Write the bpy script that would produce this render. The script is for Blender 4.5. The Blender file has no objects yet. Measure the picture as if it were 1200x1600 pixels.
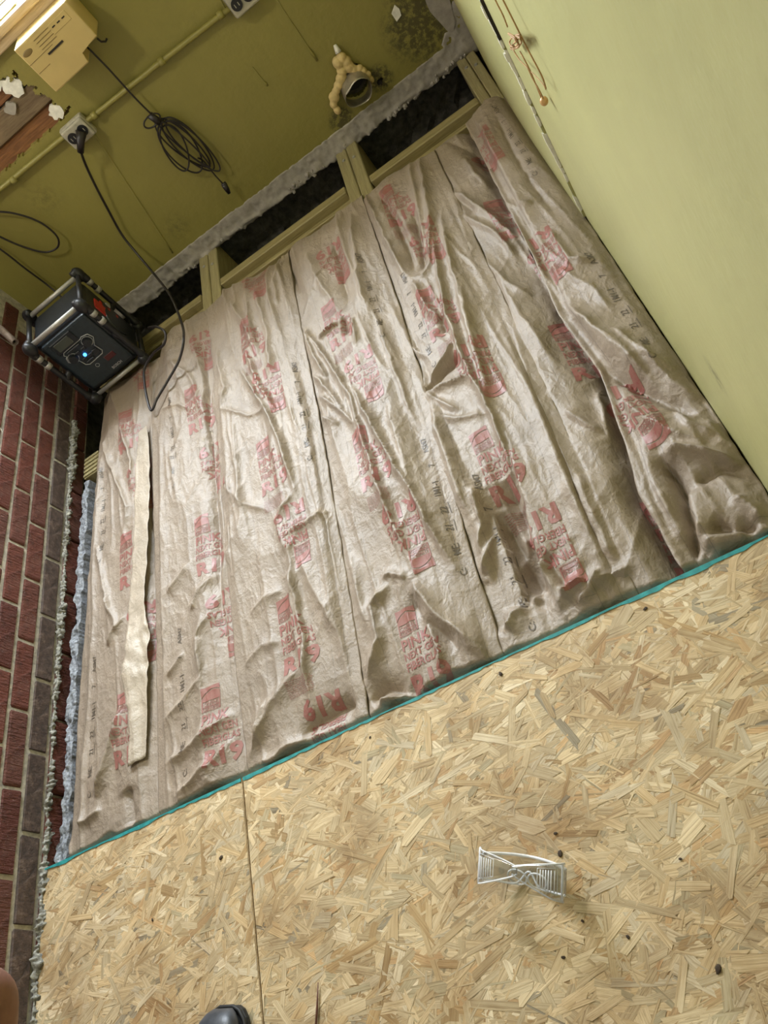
import bpy, bmesh, math, random
import numpy as np
from mathutils import Vector, Matrix

random.seed(7)
RNG = np.random.default_rng(7)
scene = bpy.context.scene
col = scene.collection

# ------------------------------------------------------------------ camera
CAM = np.array([0.0, 0.0, 1.25])
RIGHT = np.array([0.82440971, -0.19639802, -0.53082619])
DOWN = np.array([-0.46463796, -0.77039597, -0.43657944])
FWD = np.array([-0.32320302, 0.60656233, -0.7263759])
FPX = 1202.0
cam_data = bpy.data.cameras.new('camera')
cam_data.sensor_fit = 'VERTICAL'
cam_data.sensor_height = 36.0
cam_data.sensor_width = 27.0
cam_data.lens = FPX / 1600.0 * 36.0
cam_data.clip_start = 0.01
cam = bpy.data.objects.new('camera', cam_data)
M4 = Matrix(((RIGHT[0], -DOWN[0], -FWD[0], CAM[0]),
             (RIGHT[1], -DOWN[1], -FWD[1], CAM[1]),
             (RIGHT[2], -DOWN[2], -FWD[2], CAM[2]),
             (0, 0, 0, 1)))
cam.matrix_world = M4
col.objects.link(cam)
scene.camera = cam

# ------------------------------------------------------------------ view + world + lights
scene.view_settings.view_transform = 'Standard'
scene.view_settings.look = 'None'
scene.view_settings.gamma = 1.0
scene.view_settings.use_curve_mapping = False
scene.view_settings.exposure = 0.0

world = bpy.data.worlds.new('world')
scene.world = world
world.use_nodes = True
wb = world.node_tree.nodes['Background']
wb.inputs[0].default_value = (0.80, 0.88, 1.0, 1)
wb.inputs[1].default_value = 0.35


def area_light(name, loc, target, sx, sy, energy, color):
    d = bpy.data.lights.new(name, 'AREA')
    d.shape = 'RECTANGLE'
    d.size = sx
    d.size_y = sy
    d.energy = energy
    d.color = color
    o = bpy.data.objects.new(name, d)
    o.location = loc
    v = Vector(target) - Vector(loc)
    o.rotation_euler = v.to_track_quat('-Z', 'Y').to_euler()
    col.objects.link(o)
    return o


# daylight through the window in the far wall (its sill shows in the top left corner)
area_light('window_daylight', (-1.11, 2.83, 1.21), (-1.05, 1.0, 0.95), 0.96, 0.62, 150.0, (0.83, 0.915, 1.0))
# added fill light for the subfloor, set in an unseen doorway behind the camera
area_light('rear_fill_light', (-0.75, -1.75, 1.25), (-0.75, 1.0, 0.5), 1.4, 1.9, 1.5, (1.0, 0.97, 0.92))
# ceiling lamp, near the brick wall
area_light('ceiling_lamp_light', (-1.25, 1.25, 2.28), (-1.25, 1.25, 0.0), 0.14, 0.14, 14.0, (1.0, 0.93, 0.80))

# ------------------------------------------------------------------ helpers: photograph pixel -> a point of a real plane


def ray(px, py):
    return RIGHT * (px - 600) / FPX + DOWN * (py - 800) / FPX + FWD


def fl(px, py, z=0.0):
    r = ray(px, py)
    return CAM + r * ((z - CAM[2]) / r[2])


def aty(px, py, y):
    r = ray(px, py)
    return CAM + r * (y / r[1])


def atx(px, py, x):
    r = ray(px, py)
    return CAM + r * (x / r[0])


# ------------------------------------------------------------------ material helpers
def mat(name):
    m = bpy.data.materials.new(name)
    m.use_nodes = True
    nt = m.node_tree
    return m, nt, nt.nodes['Principled BSDF']


def N(nt, t, **kw):
    n = nt.nodes.new(t)
    for k, v in kw.items():
        setattr(n, k, v)
    return n


def ramp(nt, fac, stops):
    r = N(nt, 'ShaderNodeValToRGB')
    cr = r.color_ramp
    while len(cr.elements) > 1:
        cr.elements.remove(cr.elements[-1])
    cr.elements[0].position = stops[0][0]
    cr.elements[0].color = (*stops[0][1], 1)
    for p, c in stops[1:]:
        e = cr.elements.new(p)
        e.color = (*c, 1)
    nt.links.new(fac, r.inputs[0])
    return r.outputs[0]


def noise(nt, scale, detail=4, rough=0.55, vec=None, dist=0.0):
    n = N(nt, 'ShaderNodeTexNoise')
    n.inputs['Scale'].default_value = scale
    n.inputs['Detail'].default_value = detail
    n.inputs['Roughness'].default_value = rough
    n.inputs['Distortion'].default_value = dist
    if vec is not None:
        nt.links.new(vec, n.inputs['Vector'])
    return n.outputs['Fac']


def objco(nt, scale=(1, 1, 1)):
    t = N(nt, 'ShaderNodeTexCoord')
    m = N(nt, 'ShaderNodeMapping')
    m.inputs['Scale'].default_value = scale
    nt.links.new(t.outputs['Object'], m.inputs['Vector'])
    return m.outputs['Vector']


def mix(nt, fac, a, b, mode='MIX'):
    m = N(nt, 'ShaderNodeMix', data_type='RGBA', blend_type=mode)
    for s, v in ((m.inputs[0], fac), (m.inputs[6], a), (m.inputs[7], b)):
        if isinstance(v, (int, float)):
            s.default_value = v
        elif isinstance(v, tuple):
            s.default_value = (*v, 1) if len(v) == 3 else v
        else:
            nt.links.new(v, s)
    return m.outputs[2]


def math_n(nt, op, a, b=None, c=None):
    m = N(nt, 'ShaderNodeMath', operation=op)
    for i, v in enumerate((a, b, c)):
        if v is None:
            continue
        if isinstance(v, (int, float)):
            m.inputs[i].default_value = v
        else:
            nt.links.new(v, m.inputs[i])
    return m.outputs[0]


def bump(nt, bsdf, h, strength=0.3, dist=0.01):
    b = N(nt, 'ShaderNodeBump')
    b.inputs['Strength'].default_value = strength
    b.inputs['Distance'].default_value = dist
    nt.links.new(h, b.inputs['Height'])
    nt.links.new(b.outputs[0], bsdf.inputs['Normal'])


def simple(name, color, rough=0.5, metal=0.0, nscale=30, var=0.15, bstr=0.1, spec=0.5):
    m, nt, b = mat(name)
    c = objco(nt)
    f = noise(nt, nscale, 5, 0.6, c)
    lo = tuple(max(0, v * (1 - var)) for v in color)
    hi = tuple(min(1, v * (1 + var)) for v in color)
    nt.links.new(ramp(nt, f, [(0.3, lo), (0.7, hi)]), b.inputs['Base Color'])
    b.inputs['Roughness'].default_value = rough
    b.inputs['Metallic'].default_value = metal
    b.inputs['Specular IOR Level'].default_value = spec
    if bstr:
        bump(nt, b, f, bstr, 0.004)
    return m


MAT = {}

# kraft paper -----------------------------------------------------------------
KRAFT = (0.330, 0.258, 0.190)


def kraft_material(name, tint, lines=True):
    m, nt, b = mat(name)
    c = objco(nt)
    f1 = noise(nt, 7, 5, 0.6, c)
    f2 = noise(nt, 900, 2, 0.5, objco(nt, (1, 0.25, 1)))
    base = ramp(nt, f1, [(0.30, tuple(v * 0.84 for v in tint)), (0.55, tint), (0.75, tuple(v * 1.10 for v in tint))])
    fib = ramp(nt, f2, [(0.35, (0.80, 0.79, 0.77)), (0.6, (1, 1, 1))])
    cc = mix(nt, 0.55, base, fib, 'MULTIPLY')
    if lines:
        uv = N(nt, 'ShaderNodeUVMap')
        sp = N(nt, 'ShaderNodeSeparateXYZ')
        nt.links.new(uv.outputs[0], sp.inputs[0])
        tot = None
        for pos in (0.026, 0.062, 0.235):
            d = math_n(nt, 'ABSOLUTE', math_n(nt, 'SUBTRACT', sp.outputs[0], pos))
            l = math_n(nt, 'LESS_THAN', d, 0.0007)
            tot = l if tot is None else math_n(nt, 'MAXIMUM', tot, l)
        # printed cross rules along the length
        w = math_n(nt, 'FRACT', math_n(nt, 'DIVIDE', sp.outputs[1], 0.254))
        l2 = math_n(nt, 'LESS_THAN', math_n(nt, 'ABSOLUTE', math_n(nt, 'SUBTRACT', w, 0.5)), 0.0022)
        g = math_n(nt, 'GREATER_THAN', sp.outputs[0], 0.062)
        g2 = math_n(nt, 'LESS_THAN', sp.outputs[0], 0.235)
        l2 = math_n(nt, 'MULTIPLY', math_n(nt, 'MULTIPLY', l2, g), g2)
        tot = math_n(nt, 'MAXIMUM', tot, l2)
        fade = math_n(nt, 'MULTIPLY', tot, math_n(nt, 'MULTIPLY_ADD', noise(nt, 25, 2, 0.5, c), 0.7, 0.05))
        cc = mix(nt, fade, cc, (0.12, 0.09, 0.07))
    nt.links.new(cc, b.inputs['Base Color'])
    b.inputs['Roughness'].default_value = 0.57
    b.inputs['Specular IOR Level'].default_value = 1.0
    h = math_n(nt, 'ADD', math_n(nt, 'MULTIPLY', noise(nt, 38, 4, 0.55, objco(nt, (1, 0.7, 1)), 0.6), 1.0),
               math_n(nt, 'MULTIPLY', noise(nt, 160, 3, 0.5, c), 0.25))
    vo = N(nt, 'ShaderNodeTexVoronoi', feature='DISTANCE_TO_EDGE')
    vo.inputs['Scale'].default_value = 26
    wp = N(nt, 'ShaderNodeTexNoise')
    wp.inputs['Scale'].default_value = 18
    nt.links.new(c, wp.inputs['Vector'])
    nt.links.new(mix(nt, 0.06, objco(nt, (1, 0.6, 1)), wp.outputs['Color']), vo.inputs['Vector'])
    vd = math_n(nt, 'MINIMUM', vo.outputs['Distance'], 0.16)
    msk = ramp(nt, noise(nt, 6, 3, 0.5, c), [(0.42, (0, 0, 0)), (0.62, (1, 1, 1))])
    h = math_n(nt, 'ADD', h, math_n(nt, 'MULTIPLY', math_n(nt, 'MULTIPLY', vd, -1.1), msk))
    bump(nt, b, h, 0.5, 0.008)
    return m


MAT['kraft'] = kraft_material('kraft_paper', KRAFT)
MAT['kraft_plain'] = kraft_material('plain_kraft_paper', (0.50, 0.415, 0.315), lines=False)


def ink(name, color, lo=0.15, hi=0.75):
    m, nt, b = mat(name)
    c = objco(nt)
    f = noise(nt, 140, 5, 0.7, c)
    f3 = noise(nt, 9, 3, 0.5, c)
    fac = math_n(nt, 'MULTIPLY_ADD', f, 1.6, -0.32)
    fac = math_n(nt, 'MULTIPLY', fac, math_n(nt, 'MULTIPLY_ADD', f3, 0.9, 0.45))
    fac = math_n(nt, 'MINIMUM', math_n(nt, 'MAXIMUM', fac, lo), hi)
    nt.links.new(mix(nt, fac, KRAFT, color), b.inputs['Base Color'])
    b.inputs['Roughness'].default_value = 0.45
    return m


MAT['red_ink'] = ink('red_print_ink', (0.30, 0.012, 0.030), 0.5, 0.97)
MAT['black_ink'] = ink('black_stamp_ink', (0.025, 0.022, 0.02), 0.65, 0.95)

# wood, OSB -------------------------------------------------------------------
m, nt, b = mat('osb_strand')
att = N(nt, 'ShaderNodeAttribute', attribute_name='col')
uv = N(nt, 'ShaderNodeUVMap')
mp = N(nt, 'ShaderNodeMapping')
mp.inputs['Scale'].default_value = (10, 330, 1)
nt.links.new(uv.outputs[0], mp.inputs[0])
g = noise(nt, 1.0, 4, 0.65, mp.outputs[0], 0.4)
gr = ramp(nt, g, [(0.26, (0.36, 0.27, 0.18)), (0.45, (0.84, 0.79, 0.72)), (0.60, (1, 1, 1)), (0.78, (1.0, 0.96, 0.90))])
cc = mix(nt, 0.85, att.outputs['Color'], gr, 'MULTIPLY')
st = noise(nt, 5.5, 5, 0.6, objco(nt))
cc = mix(nt, math_n(nt, 'MULTIPLY', ramp(nt, st, [(0.45, (0, 0, 0)), (0.66, (1, 1, 1))]), 0.62), cc, (0.52, 0.40, 0.28), 'MULTIPLY')
nt.links.new(cc, b.inputs['Base Color'])
b.inputs['Roughness'].default_value = 0.55
b.inputs['Specular IOR Level'].default_value = 0.35
bump(nt, b, g, 0.35, 0.002)
MAT['strand'] = m


def wood(name, c1, c2, scale=(3, 40, 40), rough=0.6):
    m, nt, b = mat(name)
    f = noise(nt, 4, 6, 0.65, objco(nt, scale), 0.8)
    nt.links.new(ramp(nt, f, [(0.3, c1), (0.7, c2)]), b.inputs['Base Color'])
    b.inputs['Roughness'].default_value = rough
    bump(nt, b, f, 0.35, 0.004)
    return m


MAT['osb_core'] = wood('osb_core', (0.36, 0.24, 0.12), (0.60, 0.44, 0.24), (6, 30, 6))
MAT['joist'] = wood('joist_timber', (0.24, 0.20, 0.09), (0.42, 0.36, 0.18), (40, 2.5, 40))
MAT['block'] = wood('blocking_timber', (0.22, 0.18, 0.07), (0.38, 0.31, 0.14), (2.5, 40, 40))
MAT['old_plank'] = wood('old_plank', (0.13, 0.05, 0.018), (0.34, 0.15, 0.05), (3, 30, 30), 0.7)
MAT['grey_plank'] = wood('grey_plank', (0.13, 0.085, 0.045), (0.25, 0.18, 0.10), (3, 30, 30), 0.8)
MAT['sill'] = wood('sill_wood', (0.42, 0.30, 0.16), (0.62, 0.48, 0.30), (2, 30, 60), 0.5)
MAT['teal'] = simple('teal_edge_paint', (0.025, 0.27, 0.27), 0.6, nscale=60, var=0.35)

# brick, mortar ---------------------------------------------------------------
m, nt, b = mat('brick')
oi = N(nt, 'ShaderNodeObjectInfo')
c = objco(nt)
f1 = noise(nt, 30, 6, 0.7, c)
f2 = noise(nt, 9, 3, 0.5, c)
tint = ramp(nt, oi.outputs['Random'], [(0.0, (0.110, 0.034, 0.024)), (0.5, (0.160, 0.050, 0.033)), (1.0, (0.13, 0.052, 0.038))])
cc = mix(nt, math_n(nt, 'MULTIPLY', ramp(nt, f1, [(0.48, (0, 0, 0)), (0.68, (1, 1, 1))]), 0.8), tint, (0.075, 0.030, 0.022))
cc = mix(nt, math_n(nt, 'MULTIPLY', ramp(nt, f2, [(0.60, (0, 0, 0)), (0.80, (1, 1, 1))]), 0.18), cc, (0.45, 0.36, 0.30))
nt.links.new(cc, b.inputs['Base Color'])
spk = ramp(nt, noise(nt, 260, 2, 0.5, c), [(0.66, (0, 0, 0)), (0.72, (1, 1, 1))])
cc = mix(nt, math_n(nt, 'MULTIPLY', spk, 0.5), cc, (0.40, 0.33, 0.28))
nt.links.new(cc, b.inputs['Base Color'])
b.inputs['Roughness'].default_value = 0.75
b.inputs['Specular IOR Level'].default_value = 0.3
wv = noise(nt, 1.0, 3, 0.6, objco(nt, (160, 160, 25)))
bump(nt, b, math_n(nt, 'ADD', f1, math_n(nt, 'MULTIPLY', wv, 0.9)), 0.85, 0.009)
MAT['brick'] = m

m, nt, b = mat('dirty_brick')
c = objco(nt)
f1 = noise(nt, 45, 6, 0.75, c)
nt.links.new(ramp(nt, f1, [(0.35, (0.040, 0.026, 0.020)), (0.55, (0.10, 0.062, 0.046)), (0.75, (0.24, 0.17, 0.13))]), b.inputs['Base Color'])
b.inputs['Roughness'].default_value = 0.6
bump(nt, b, f1, 0.8, 0.008)
MAT['dirty_brick'] = m
MAT['mortar'] = simple('mortar', (0.46, 0.42, 0.35), 0.85, nscale=70, var=0.35, bstr=0.5)
MAT['mortar_bead'] = simple('mortar_bead', (0.25, 0.24, 0.20), 0.65, nscale=130, var=0.75, bstr=0.8)
MAT['ledge'] = simple('grey_ledge', (0.23, 0.245, 0.27), 0.55, nscale=150, var=0.6, bstr=0.5, spec=0.8)  # blue of the window sheen put into the ledge's grey
MAT['soil'] = simple('dark_soil', (0.075, 0.070, 0.060), 0.9, nscale=40, var=0.6, bstr=0.8)
MAT['old_plaster'] = simple('bare_plaster', (0.37, 0.335, 0.29), 0.85, nscale=35, var=0.22, bstr=0.5)
MAT['chip_white'] = simple('white_plaster_chip', (0.86, 0.84, 0.76), 0.7, nscale=60, var=0.15, bstr=0.3)


# painted green plaster -------------------------------------------------------
def paint(name, tint, mold):
    m, nt, b = mat(name)
    c = objco(nt)
    f1 = noise(nt, 1.7, 5, 0.6, c)
    f2 = noise(nt, 55, 4, 0.6, c)
    cc = ramp(nt, f1, [(0.30, tuple(v * 0.90 for v in tint)), (0.70, tuple(min(1, v * 1.10) for v in tint))])
    cc = mix(nt, math_n(nt, 'MULTIPLY', ramp(nt, f2, [(0.66, (0, 0, 0)), (0.78, (1, 1, 1))]), 0.18), cc, tuple(v * 0.35 for v in tint))
    sx = N(nt, 'ShaderNodeSeparateXYZ')
    nt.links.new(c, sx.inputs[0])
    for (mx, my, mz, r, amt) in mold:
        d = N(nt, 'ShaderNodeVectorMath', operation='DISTANCE')
        nt.links.new(c, d.inputs[0])
        d.inputs[1].default_value = (mx, my, mz)
        k = math_n(nt, 'SUBTRACT', 1.0, math_n(nt, 'DIVIDE', d.outputs['Value'], r))
        k = math_n(nt, 'MULTIPLY', math_n(nt, 'MAXIMUM', k, 0.0), ramp(nt, noise(nt, 60, 6, 0.75, c), [(0.42, (0, 0, 0)), (0.60, (1, 1, 1))]))
        k = math_n(nt, 'MINIMUM', math_n(nt, 'MULTIPLY', k, amt), 0.85)
        cc = mix(nt, k, cc, (0.07, 0.06, 0.025))
    nt.links.new(cc, b.inputs['Base Color'])
    b.inputs['Roughness'].default_value = 0.42
    drip = noise(nt, 1.0, 3, 0.5, objco(nt, (9, 9, 1.2)))
    bump(nt, b, math_n(nt, 'ADD', math_n(nt, 'MULTIPLY', drip, 2.0), noise(nt, 35, 4, 0.55, c)), 0.22, 0.008)
    return m


MAT['green_shaded'] = paint('green_paint_shaded', (0.275, 0.24, 0.060),  # side wall's green darkened: the far wall's shade is put into it
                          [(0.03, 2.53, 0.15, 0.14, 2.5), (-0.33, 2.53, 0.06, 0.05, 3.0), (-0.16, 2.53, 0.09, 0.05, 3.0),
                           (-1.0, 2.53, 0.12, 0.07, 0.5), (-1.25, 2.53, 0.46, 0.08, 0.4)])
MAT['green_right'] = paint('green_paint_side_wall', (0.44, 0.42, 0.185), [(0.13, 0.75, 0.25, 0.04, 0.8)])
MAT['ceiling'] = simple('ceiling_paint', (0.30, 0.28, 0.22), 0.8, nscale=3, var=0.06, bstr=0)
MAT['white_frame'] = simple('white_window_paint', (0.80, 0.80, 0.78), 0.4, nscale=10, var=0.05, bstr=0.05)
MAT['black_rubber'] = simple('black_rubber', (0.014, 0.014, 0.016), 0.42, nscale=60, var=0.3, bstr=0.1)
MAT['cord'] = simple('black_cord', (0.018, 0.013, 0.013), 0.4, nscale=60, var=0.2, bstr=0)
MAT['radio_body'] = simple('radio_black_plastic', (0.010, 0.013, 0.017), 0.38, nscale=80, var=0.3, bstr=0.1)
MAT['radio_panel'] = simple('radio_panel', (0.016, 0.026, 0.034), 0.35, nscale=80, var=0.2, bstr=0.05)
MAT['silver'] = simple('silver_bar', (0.40, 0.385, 0.35), 0.42, 0.35, nscale=120, var=0.12, bstr=0.05)
MAT['silver_line'] = simple('silver_outline', (0.42, 0.43, 0.44), 0.4, 0.2, nscale=120, var=0.1, bstr=0)
MAT['radio_red'] = simple('radio_red', (0.42, 0.018, 0.010), 0.4, nscale=40, var=0.15, bstr=0)
MAT['dark_red'] = simple('dark_red_badge', (0.075, 0.012, 0.014), 0.5, nscale=40, var=0.15, bstr=0)
MAT['lcd'] = simple('radio_screen', (0.06, 0.065, 0.05), 0.15, nscale=10, var=0.05, bstr=0)
MAT['ivory'] = simple('yellowed_plastic', (0.56, 0.42, 0.17), 0.40, nscale=8, var=0.08, bstr=0.05)
MAT['ivory_dark'] = simple('yellowed_plastic_groove', (0.22, 0.15, 0.05), 0.5, nscale=8, var=0.1, bstr=0)
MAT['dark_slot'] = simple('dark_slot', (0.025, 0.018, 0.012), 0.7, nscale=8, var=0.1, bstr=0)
MAT['outlet'] = simple('grimy_outlet_plate', (0.42, 0.39, 0.30), 0.4, nscale=60, var=0.2, bstr=0.1)
MAT['foam'] = simple('expanding_foam', (0.66, 0.50, 0.22), 0.6, nscale=40, var=0.18, bstr=0.4)
MAT['duct'] = simple('duct_metal', (0.40, 0.36, 0.28), 0.35, 0.6, nscale=25, var=0.35, bstr=0.3)
MAT['string'] = simple('brown_string', (0.36, 0.20, 0.07), 0.6, nscale=100, var=0.2, bstr=0.1)
MAT['bead'] = simple('amber_bead', (0.60, 0.36, 0.15), 0.22, nscale=60, var=0.15, bstr=0)
MAT['pipe'] = simple('weathered_pipe', (0.28, 0.22, 0.19), 0.5, 0.2, nscale=60, var=0.3, bstr=0.2)
MAT['boot'] = simple('dark_boot_leather', (0.050, 0.056, 0.068), 0.42, nscale=26, var=0.5, bstr=0.25)
MAT['boot_sole'] = simple('black_boot_sole', (0.012, 0.012, 0.012), 0.6, nscale=60, var=0.2, bstr=0.1)
MAT['debris'] = simple('dark_wood_chip', (0.055, 0.035, 0.020), 0.8, nscale=200, var=0.4, bstr=0.2)
MAT['sliver'] = simple('brown_sliver', (0.14, 0.055, 0.035), 0.6, nscale=200, var=0.3, bstr=0.1)

m, nt, b = mat('blue_led')
b.inputs['Base Color'].default_value = (0.02, 0.1, 0.6, 1)
b.inputs['Emission Color'].default_value = (0.05, 0.30, 1.0, 1)
b.inputs['Emission Strength'].default_value = 5.0
MAT['led'] = m

m, nt, b = mat('skin')
f = noise(nt, 220, 4, 0.6, objco(nt))
nt.links.new(ramp(nt, f, [(0.3, (0.20, 0.080, 0.058)), (0.7, (0.27, 0.115, 0.085))]), b.inputs['Base Color'])
b.inputs['Roughness'].default_value = 0.5
b.inputs['Subsurface Weight'].default_value = 0.1
b.inputs['Subsurface Radius'].default_value = (0.01, 0.004, 0.002)
MAT['skin'] = m

m, nt, b = mat('clear_plastic')
nt.nodes.remove(b)
out = nt.nodes['Material Output']
tr = N(nt, 'ShaderNodeBsdfTransparent')
tr.inputs[0].default_value = (0.93, 0.94, 0.94, 1)
gl = N(nt, 'ShaderNodeBsdfGlossy')
gl.inputs['Roughness'].default_value = 0.10
gl.inputs[0].default_value = (1, 1, 1, 1)
fr = N(nt, 'ShaderNodeFresnel')
fr.inputs[0].default_value = 1.58
fac = math_n(nt, 'MULTIPLY_ADD', noise(nt, 60, 2, 0.5, objco(nt)), 0.05, math_n(nt, 'MULTIPLY', fr.outputs[0], 0.7))
ms = N(nt, 'ShaderNodeMixShader')
nt.links.new(fac, ms.inputs[0])
nt.links.new(tr.outputs[0], ms.inputs[1])
nt.links.new(gl.outputs[0], ms.inputs[2])
nt.links.new(ms.outputs[0], out.inputs[0])
MAT['clear'] = m
m, nt, b = mat('frosted_plastic')
nt.nodes.remove(b)
out = nt.nodes['Material Output']
tr = N(nt, 'ShaderNodeBsdfTransparent')
df = N(nt, 'ShaderNodeBsdfDiffuse')
df.inputs[0].default_value = (0.97, 0.97, 0.99, 1)
gl = N(nt, 'ShaderNodeBsdfGlossy')
gl.inputs['Roughness'].default_value = 0.2
m1 = N(nt, 'ShaderNodeMixShader')
m1.inputs[0].default_value = 0.10
nt.links.new(df.outputs[0], m1.inputs[1])
nt.links.new(gl.outputs[0], m1.inputs[2])
ms = N(nt, 'ShaderNodeMixShader')
nt.links.new(math_n(nt, 'MULTIPLY_ADD', noise(nt, 90, 2, 0.5, objco(nt)), 0.3, 0.58), ms.inputs[0])
nt.links.new(tr.outputs[0], ms.inputs[1])
nt.links.new(m1.outputs[0], ms.inputs[2])
nt.links.new(ms.outputs[0], out.inputs[0])
MAT['frost'] = m
m, nt, b = mat('window_glass')
nt.nodes.remove(b)
out = nt.nodes['Material Output']
tr = N(nt, 'ShaderNodeBsdfTransparent')
gl = N(nt, 'ShaderNodeBsdfGlossy')
gl.inputs['Roughness'].default_value = 0.02
ms = N(nt, 'ShaderNodeMixShader')
ms.inputs[0].default_value = 0.06
nt.links.new(tr.outputs[0], ms.inputs[1])
nt.links.new(gl.outputs[0], ms.inputs[2])
nt.links.new(ms.outputs[0], out.inputs[0])
MAT['glass'] = m


# ------------------------------------------------------------------ mesh helpers
def link(name, me, material, parent=None, smooth=False):
    o = bpy.data.objects.new(name, me)
    if material is not None:
        me.materials.append(MAT[material])
    if smooth:
        me.polygons.foreach_set('use_smooth', [True] * len(me.polygons))
    col.objects.link(o)
    if parent is not None:
        o.parent = parent
    return o


def pydata(name, v, f, material, parent=None, smooth=False):
    me = bpy.data.meshes.new(name)
    me.from_pydata([tuple(map(float, p)) for p in v], [], [tuple(map(int, q)) for q in f])
    me.update()
    return link(name, me, material, parent, smooth)


def frombm(name, bm, material, parent=None, smooth=False):
    bmesh.ops.recalc_face_normals(bm, faces=bm.faces[:])
    me = bpy.data.meshes.new(name)
    bm.to_mesh(me)
    bm.free()
    return link(name, me, material, parent, smooth)


def tag(o, label, cat, group=None):
    o['label'] = label
    o['category'] = cat
    if group:
        o['group'] = group
    return o


def struct(o, label=None):
    o['kind'] = 'structure'
    if label:
        o['label'] = label
    return o


def empty(name, loc=(0, 0, 0), rot=(0, 0, 0)):
    o = bpy.data.objects.new(name, None)
    o.location = loc
    o.rotation_euler = rot
    o.empty_display_size = 0.05
    col.objects.link(o)
    return o


def bm_box(bm, lo, hi, bev=0.0, mtx=None, seg=1):
    r = bmesh.ops.create_cube(bm, size=1.0)
    vs = r['verts']
    lo = Vector(lo)
    hi = Vector(hi)
    for v in vs:
        v.co = Vector(((v.co.x + .5) * (hi.x - lo.x) + lo.x, (v.co.y + .5) * (hi.y - lo.y) + lo.y, (v.co.z + .5) * (hi.z - lo.z) + lo.z))
    if bev > 0:
        es = list({e for v in vs for e in v.link_edges})
        rr = bmesh.ops.bevel(bm, geom=es, offset=bev, segments=seg, affect='EDGES', profile=0.5)
        vs = list({v for f in rr['faces'] for v in f.verts} | {v for v in vs if v.is_valid})
    if mtx is not None:
        for v in vs:
            v.co = mtx @ v.co
    return vs


def box(name, lo, hi, material, parent=None, bev=0.0, seg=1, mtx=None, smooth=False):
    bm = bmesh.new()
    bm_box(bm, lo, hi, bev, mtx, seg)
    return frombm(name, bm, material, parent, smooth)


def catmull(pts, n=12):
    p = [np.array(q, float) for q in pts]
    p = [2 * p[0] - p[1]] + p + [2 * p[-1] - p[-2]]
    out = []
    for i in range(1, len(p) - 2):
        for k in range(n):
            t = k / n
            out.append(0.5 * ((2 * p[i]) + (-p[i - 1] + p[i + 1]) * t + (2 * p[i - 1] - 5 * p[i] + 4 * p[i + 1] - p[i + 2]) * t ** 2
                              + (-p[i - 1] + 3 * p[i] - 3 * p[i + 1] + p[i + 2]) * t ** 3))
    out.append(p[-2])
    return out


def tube_data(pts, rad, sides=8, cap=True):
    pts = [np.array(p, float) for p in pts]
    n = len(pts)
    rads = rad if hasattr(rad, '__len__') else [rad] * n
    V, F = [], []
    prev = None
    for i in range(n):
        t = pts[min(i + 1, n - 1)] - pts[max(i - 1, 0)]
        t = t / (np.linalg.norm(t) + 1e-12)
        if prev is None:
            a = np.array([0, 0, 1.0]) if abs(t[2]) < 0.9 else np.array([1.0, 0, 0])
            u = np.cross(t, a)
        else:
            u = prev - t * (prev @ t)
        u /= np.linalg.norm(u) + 1e-12
        prev = u
        w = np.cross(t, u)
        for k in range(sides):
            a = 2 * math.pi * k / sides
            V.append(pts[i] + rads[i] * (math.cos(a) * u + math.sin(a) * w))
    for i in range(n - 1):
        for k in range(sides):
            k2 = (k + 1) % sides
            F.append((i * sides + k, i * sides + k2, (i + 1) * sides + k2, (i + 1) * sides + k))
    if cap:
        F.append(tuple(range(sides))[::-1])
        F.append(tuple((n - 1) * sides + k for k in range(sides)))
    return V, F


def tube(name, pts, rad, material, parent=None, sides=8, smooth=True):
    V, F = tube_data(pts, rad, sides)
    return pydata(name, V, F, material, parent, smooth)


def join(parts):
    V, F = [], []
    for v, f in parts:
        o = len(V)
        V += list(v)
        F += [tuple(i + o for i in q) for q in f]
    return V, F


def prism(name, outline, y0, y1, material, parent=None, bev=0.0):
    """outline: (x,z) polygon, extruded along y"""
    bm = bmesh.new()
    a = [bm.verts.new((x, y0, z)) for x, z in outline]
    b_ = [bm.verts.new((x, y1, z)) for x, z in outline]
    bm.faces.new(a)
    bm.faces.new(b_[::-1])
    n = len(a)
    for i in range(n):
        bm.faces.new((a[i], b_[i], b_[(i + 1) % n], a[(i + 1) % n]))
    if bev:
        bmesh.ops.bevel(bm, geom=bm.edges[:], offset=bev, segments=2, affect='EDGES', profile=0.5)
    return frombm(name, bm, material, parent)


# numpy value noise
_T = RNG.random((256, 256))


def vnoise(x, y, s=0):
    x = np.asarray(x) + 17.3 * s
    y = np.asarray(y) + 31.7 * s
    xi = np.floor(x).astype(int)
    yi = np.floor(y).astype(int)
    fx = x - xi
    fy = y - yi
    fx = fx * fx * fx * (fx * (fx * 6 - 15) + 10)
    fy = fy * fy * fy * (fy * (fy * 6 - 15) + 10)
    g = lambda i, j: _T[i % 256, j % 256]
    return ((g(xi, yi) * (1 - fx) + g(xi + 1, yi) * fx) * (1 - fy) + (g(xi, yi + 1) * (1 - fx) + g(xi + 1, yi + 1) * fx) * fy)


def ridged(x, y, s=0):
    return 1.0 - np.abs(2 * vnoise(x, y, s) - 1.0)


def sstep(a, b, x):
    t = np.clip((x - a) / (b - a), 0, 1)
    return t * t * (3 - 2 * t)


# ------------------------------------------------------------------ key dimensions (metres, subfloor top at z = 0)
XL, XR, YB, ZC = -1.63, 0.130, 2.53, 2.34
YO = 0.603            # edge of the subfloor
YREAR = -1.70

# ------------------------------------------------------------------ floor: OSB panels
floor = struct(empty('floor'), 'OSB subfloor ending in a teal painted edge')
SEAM = -1.019


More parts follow.
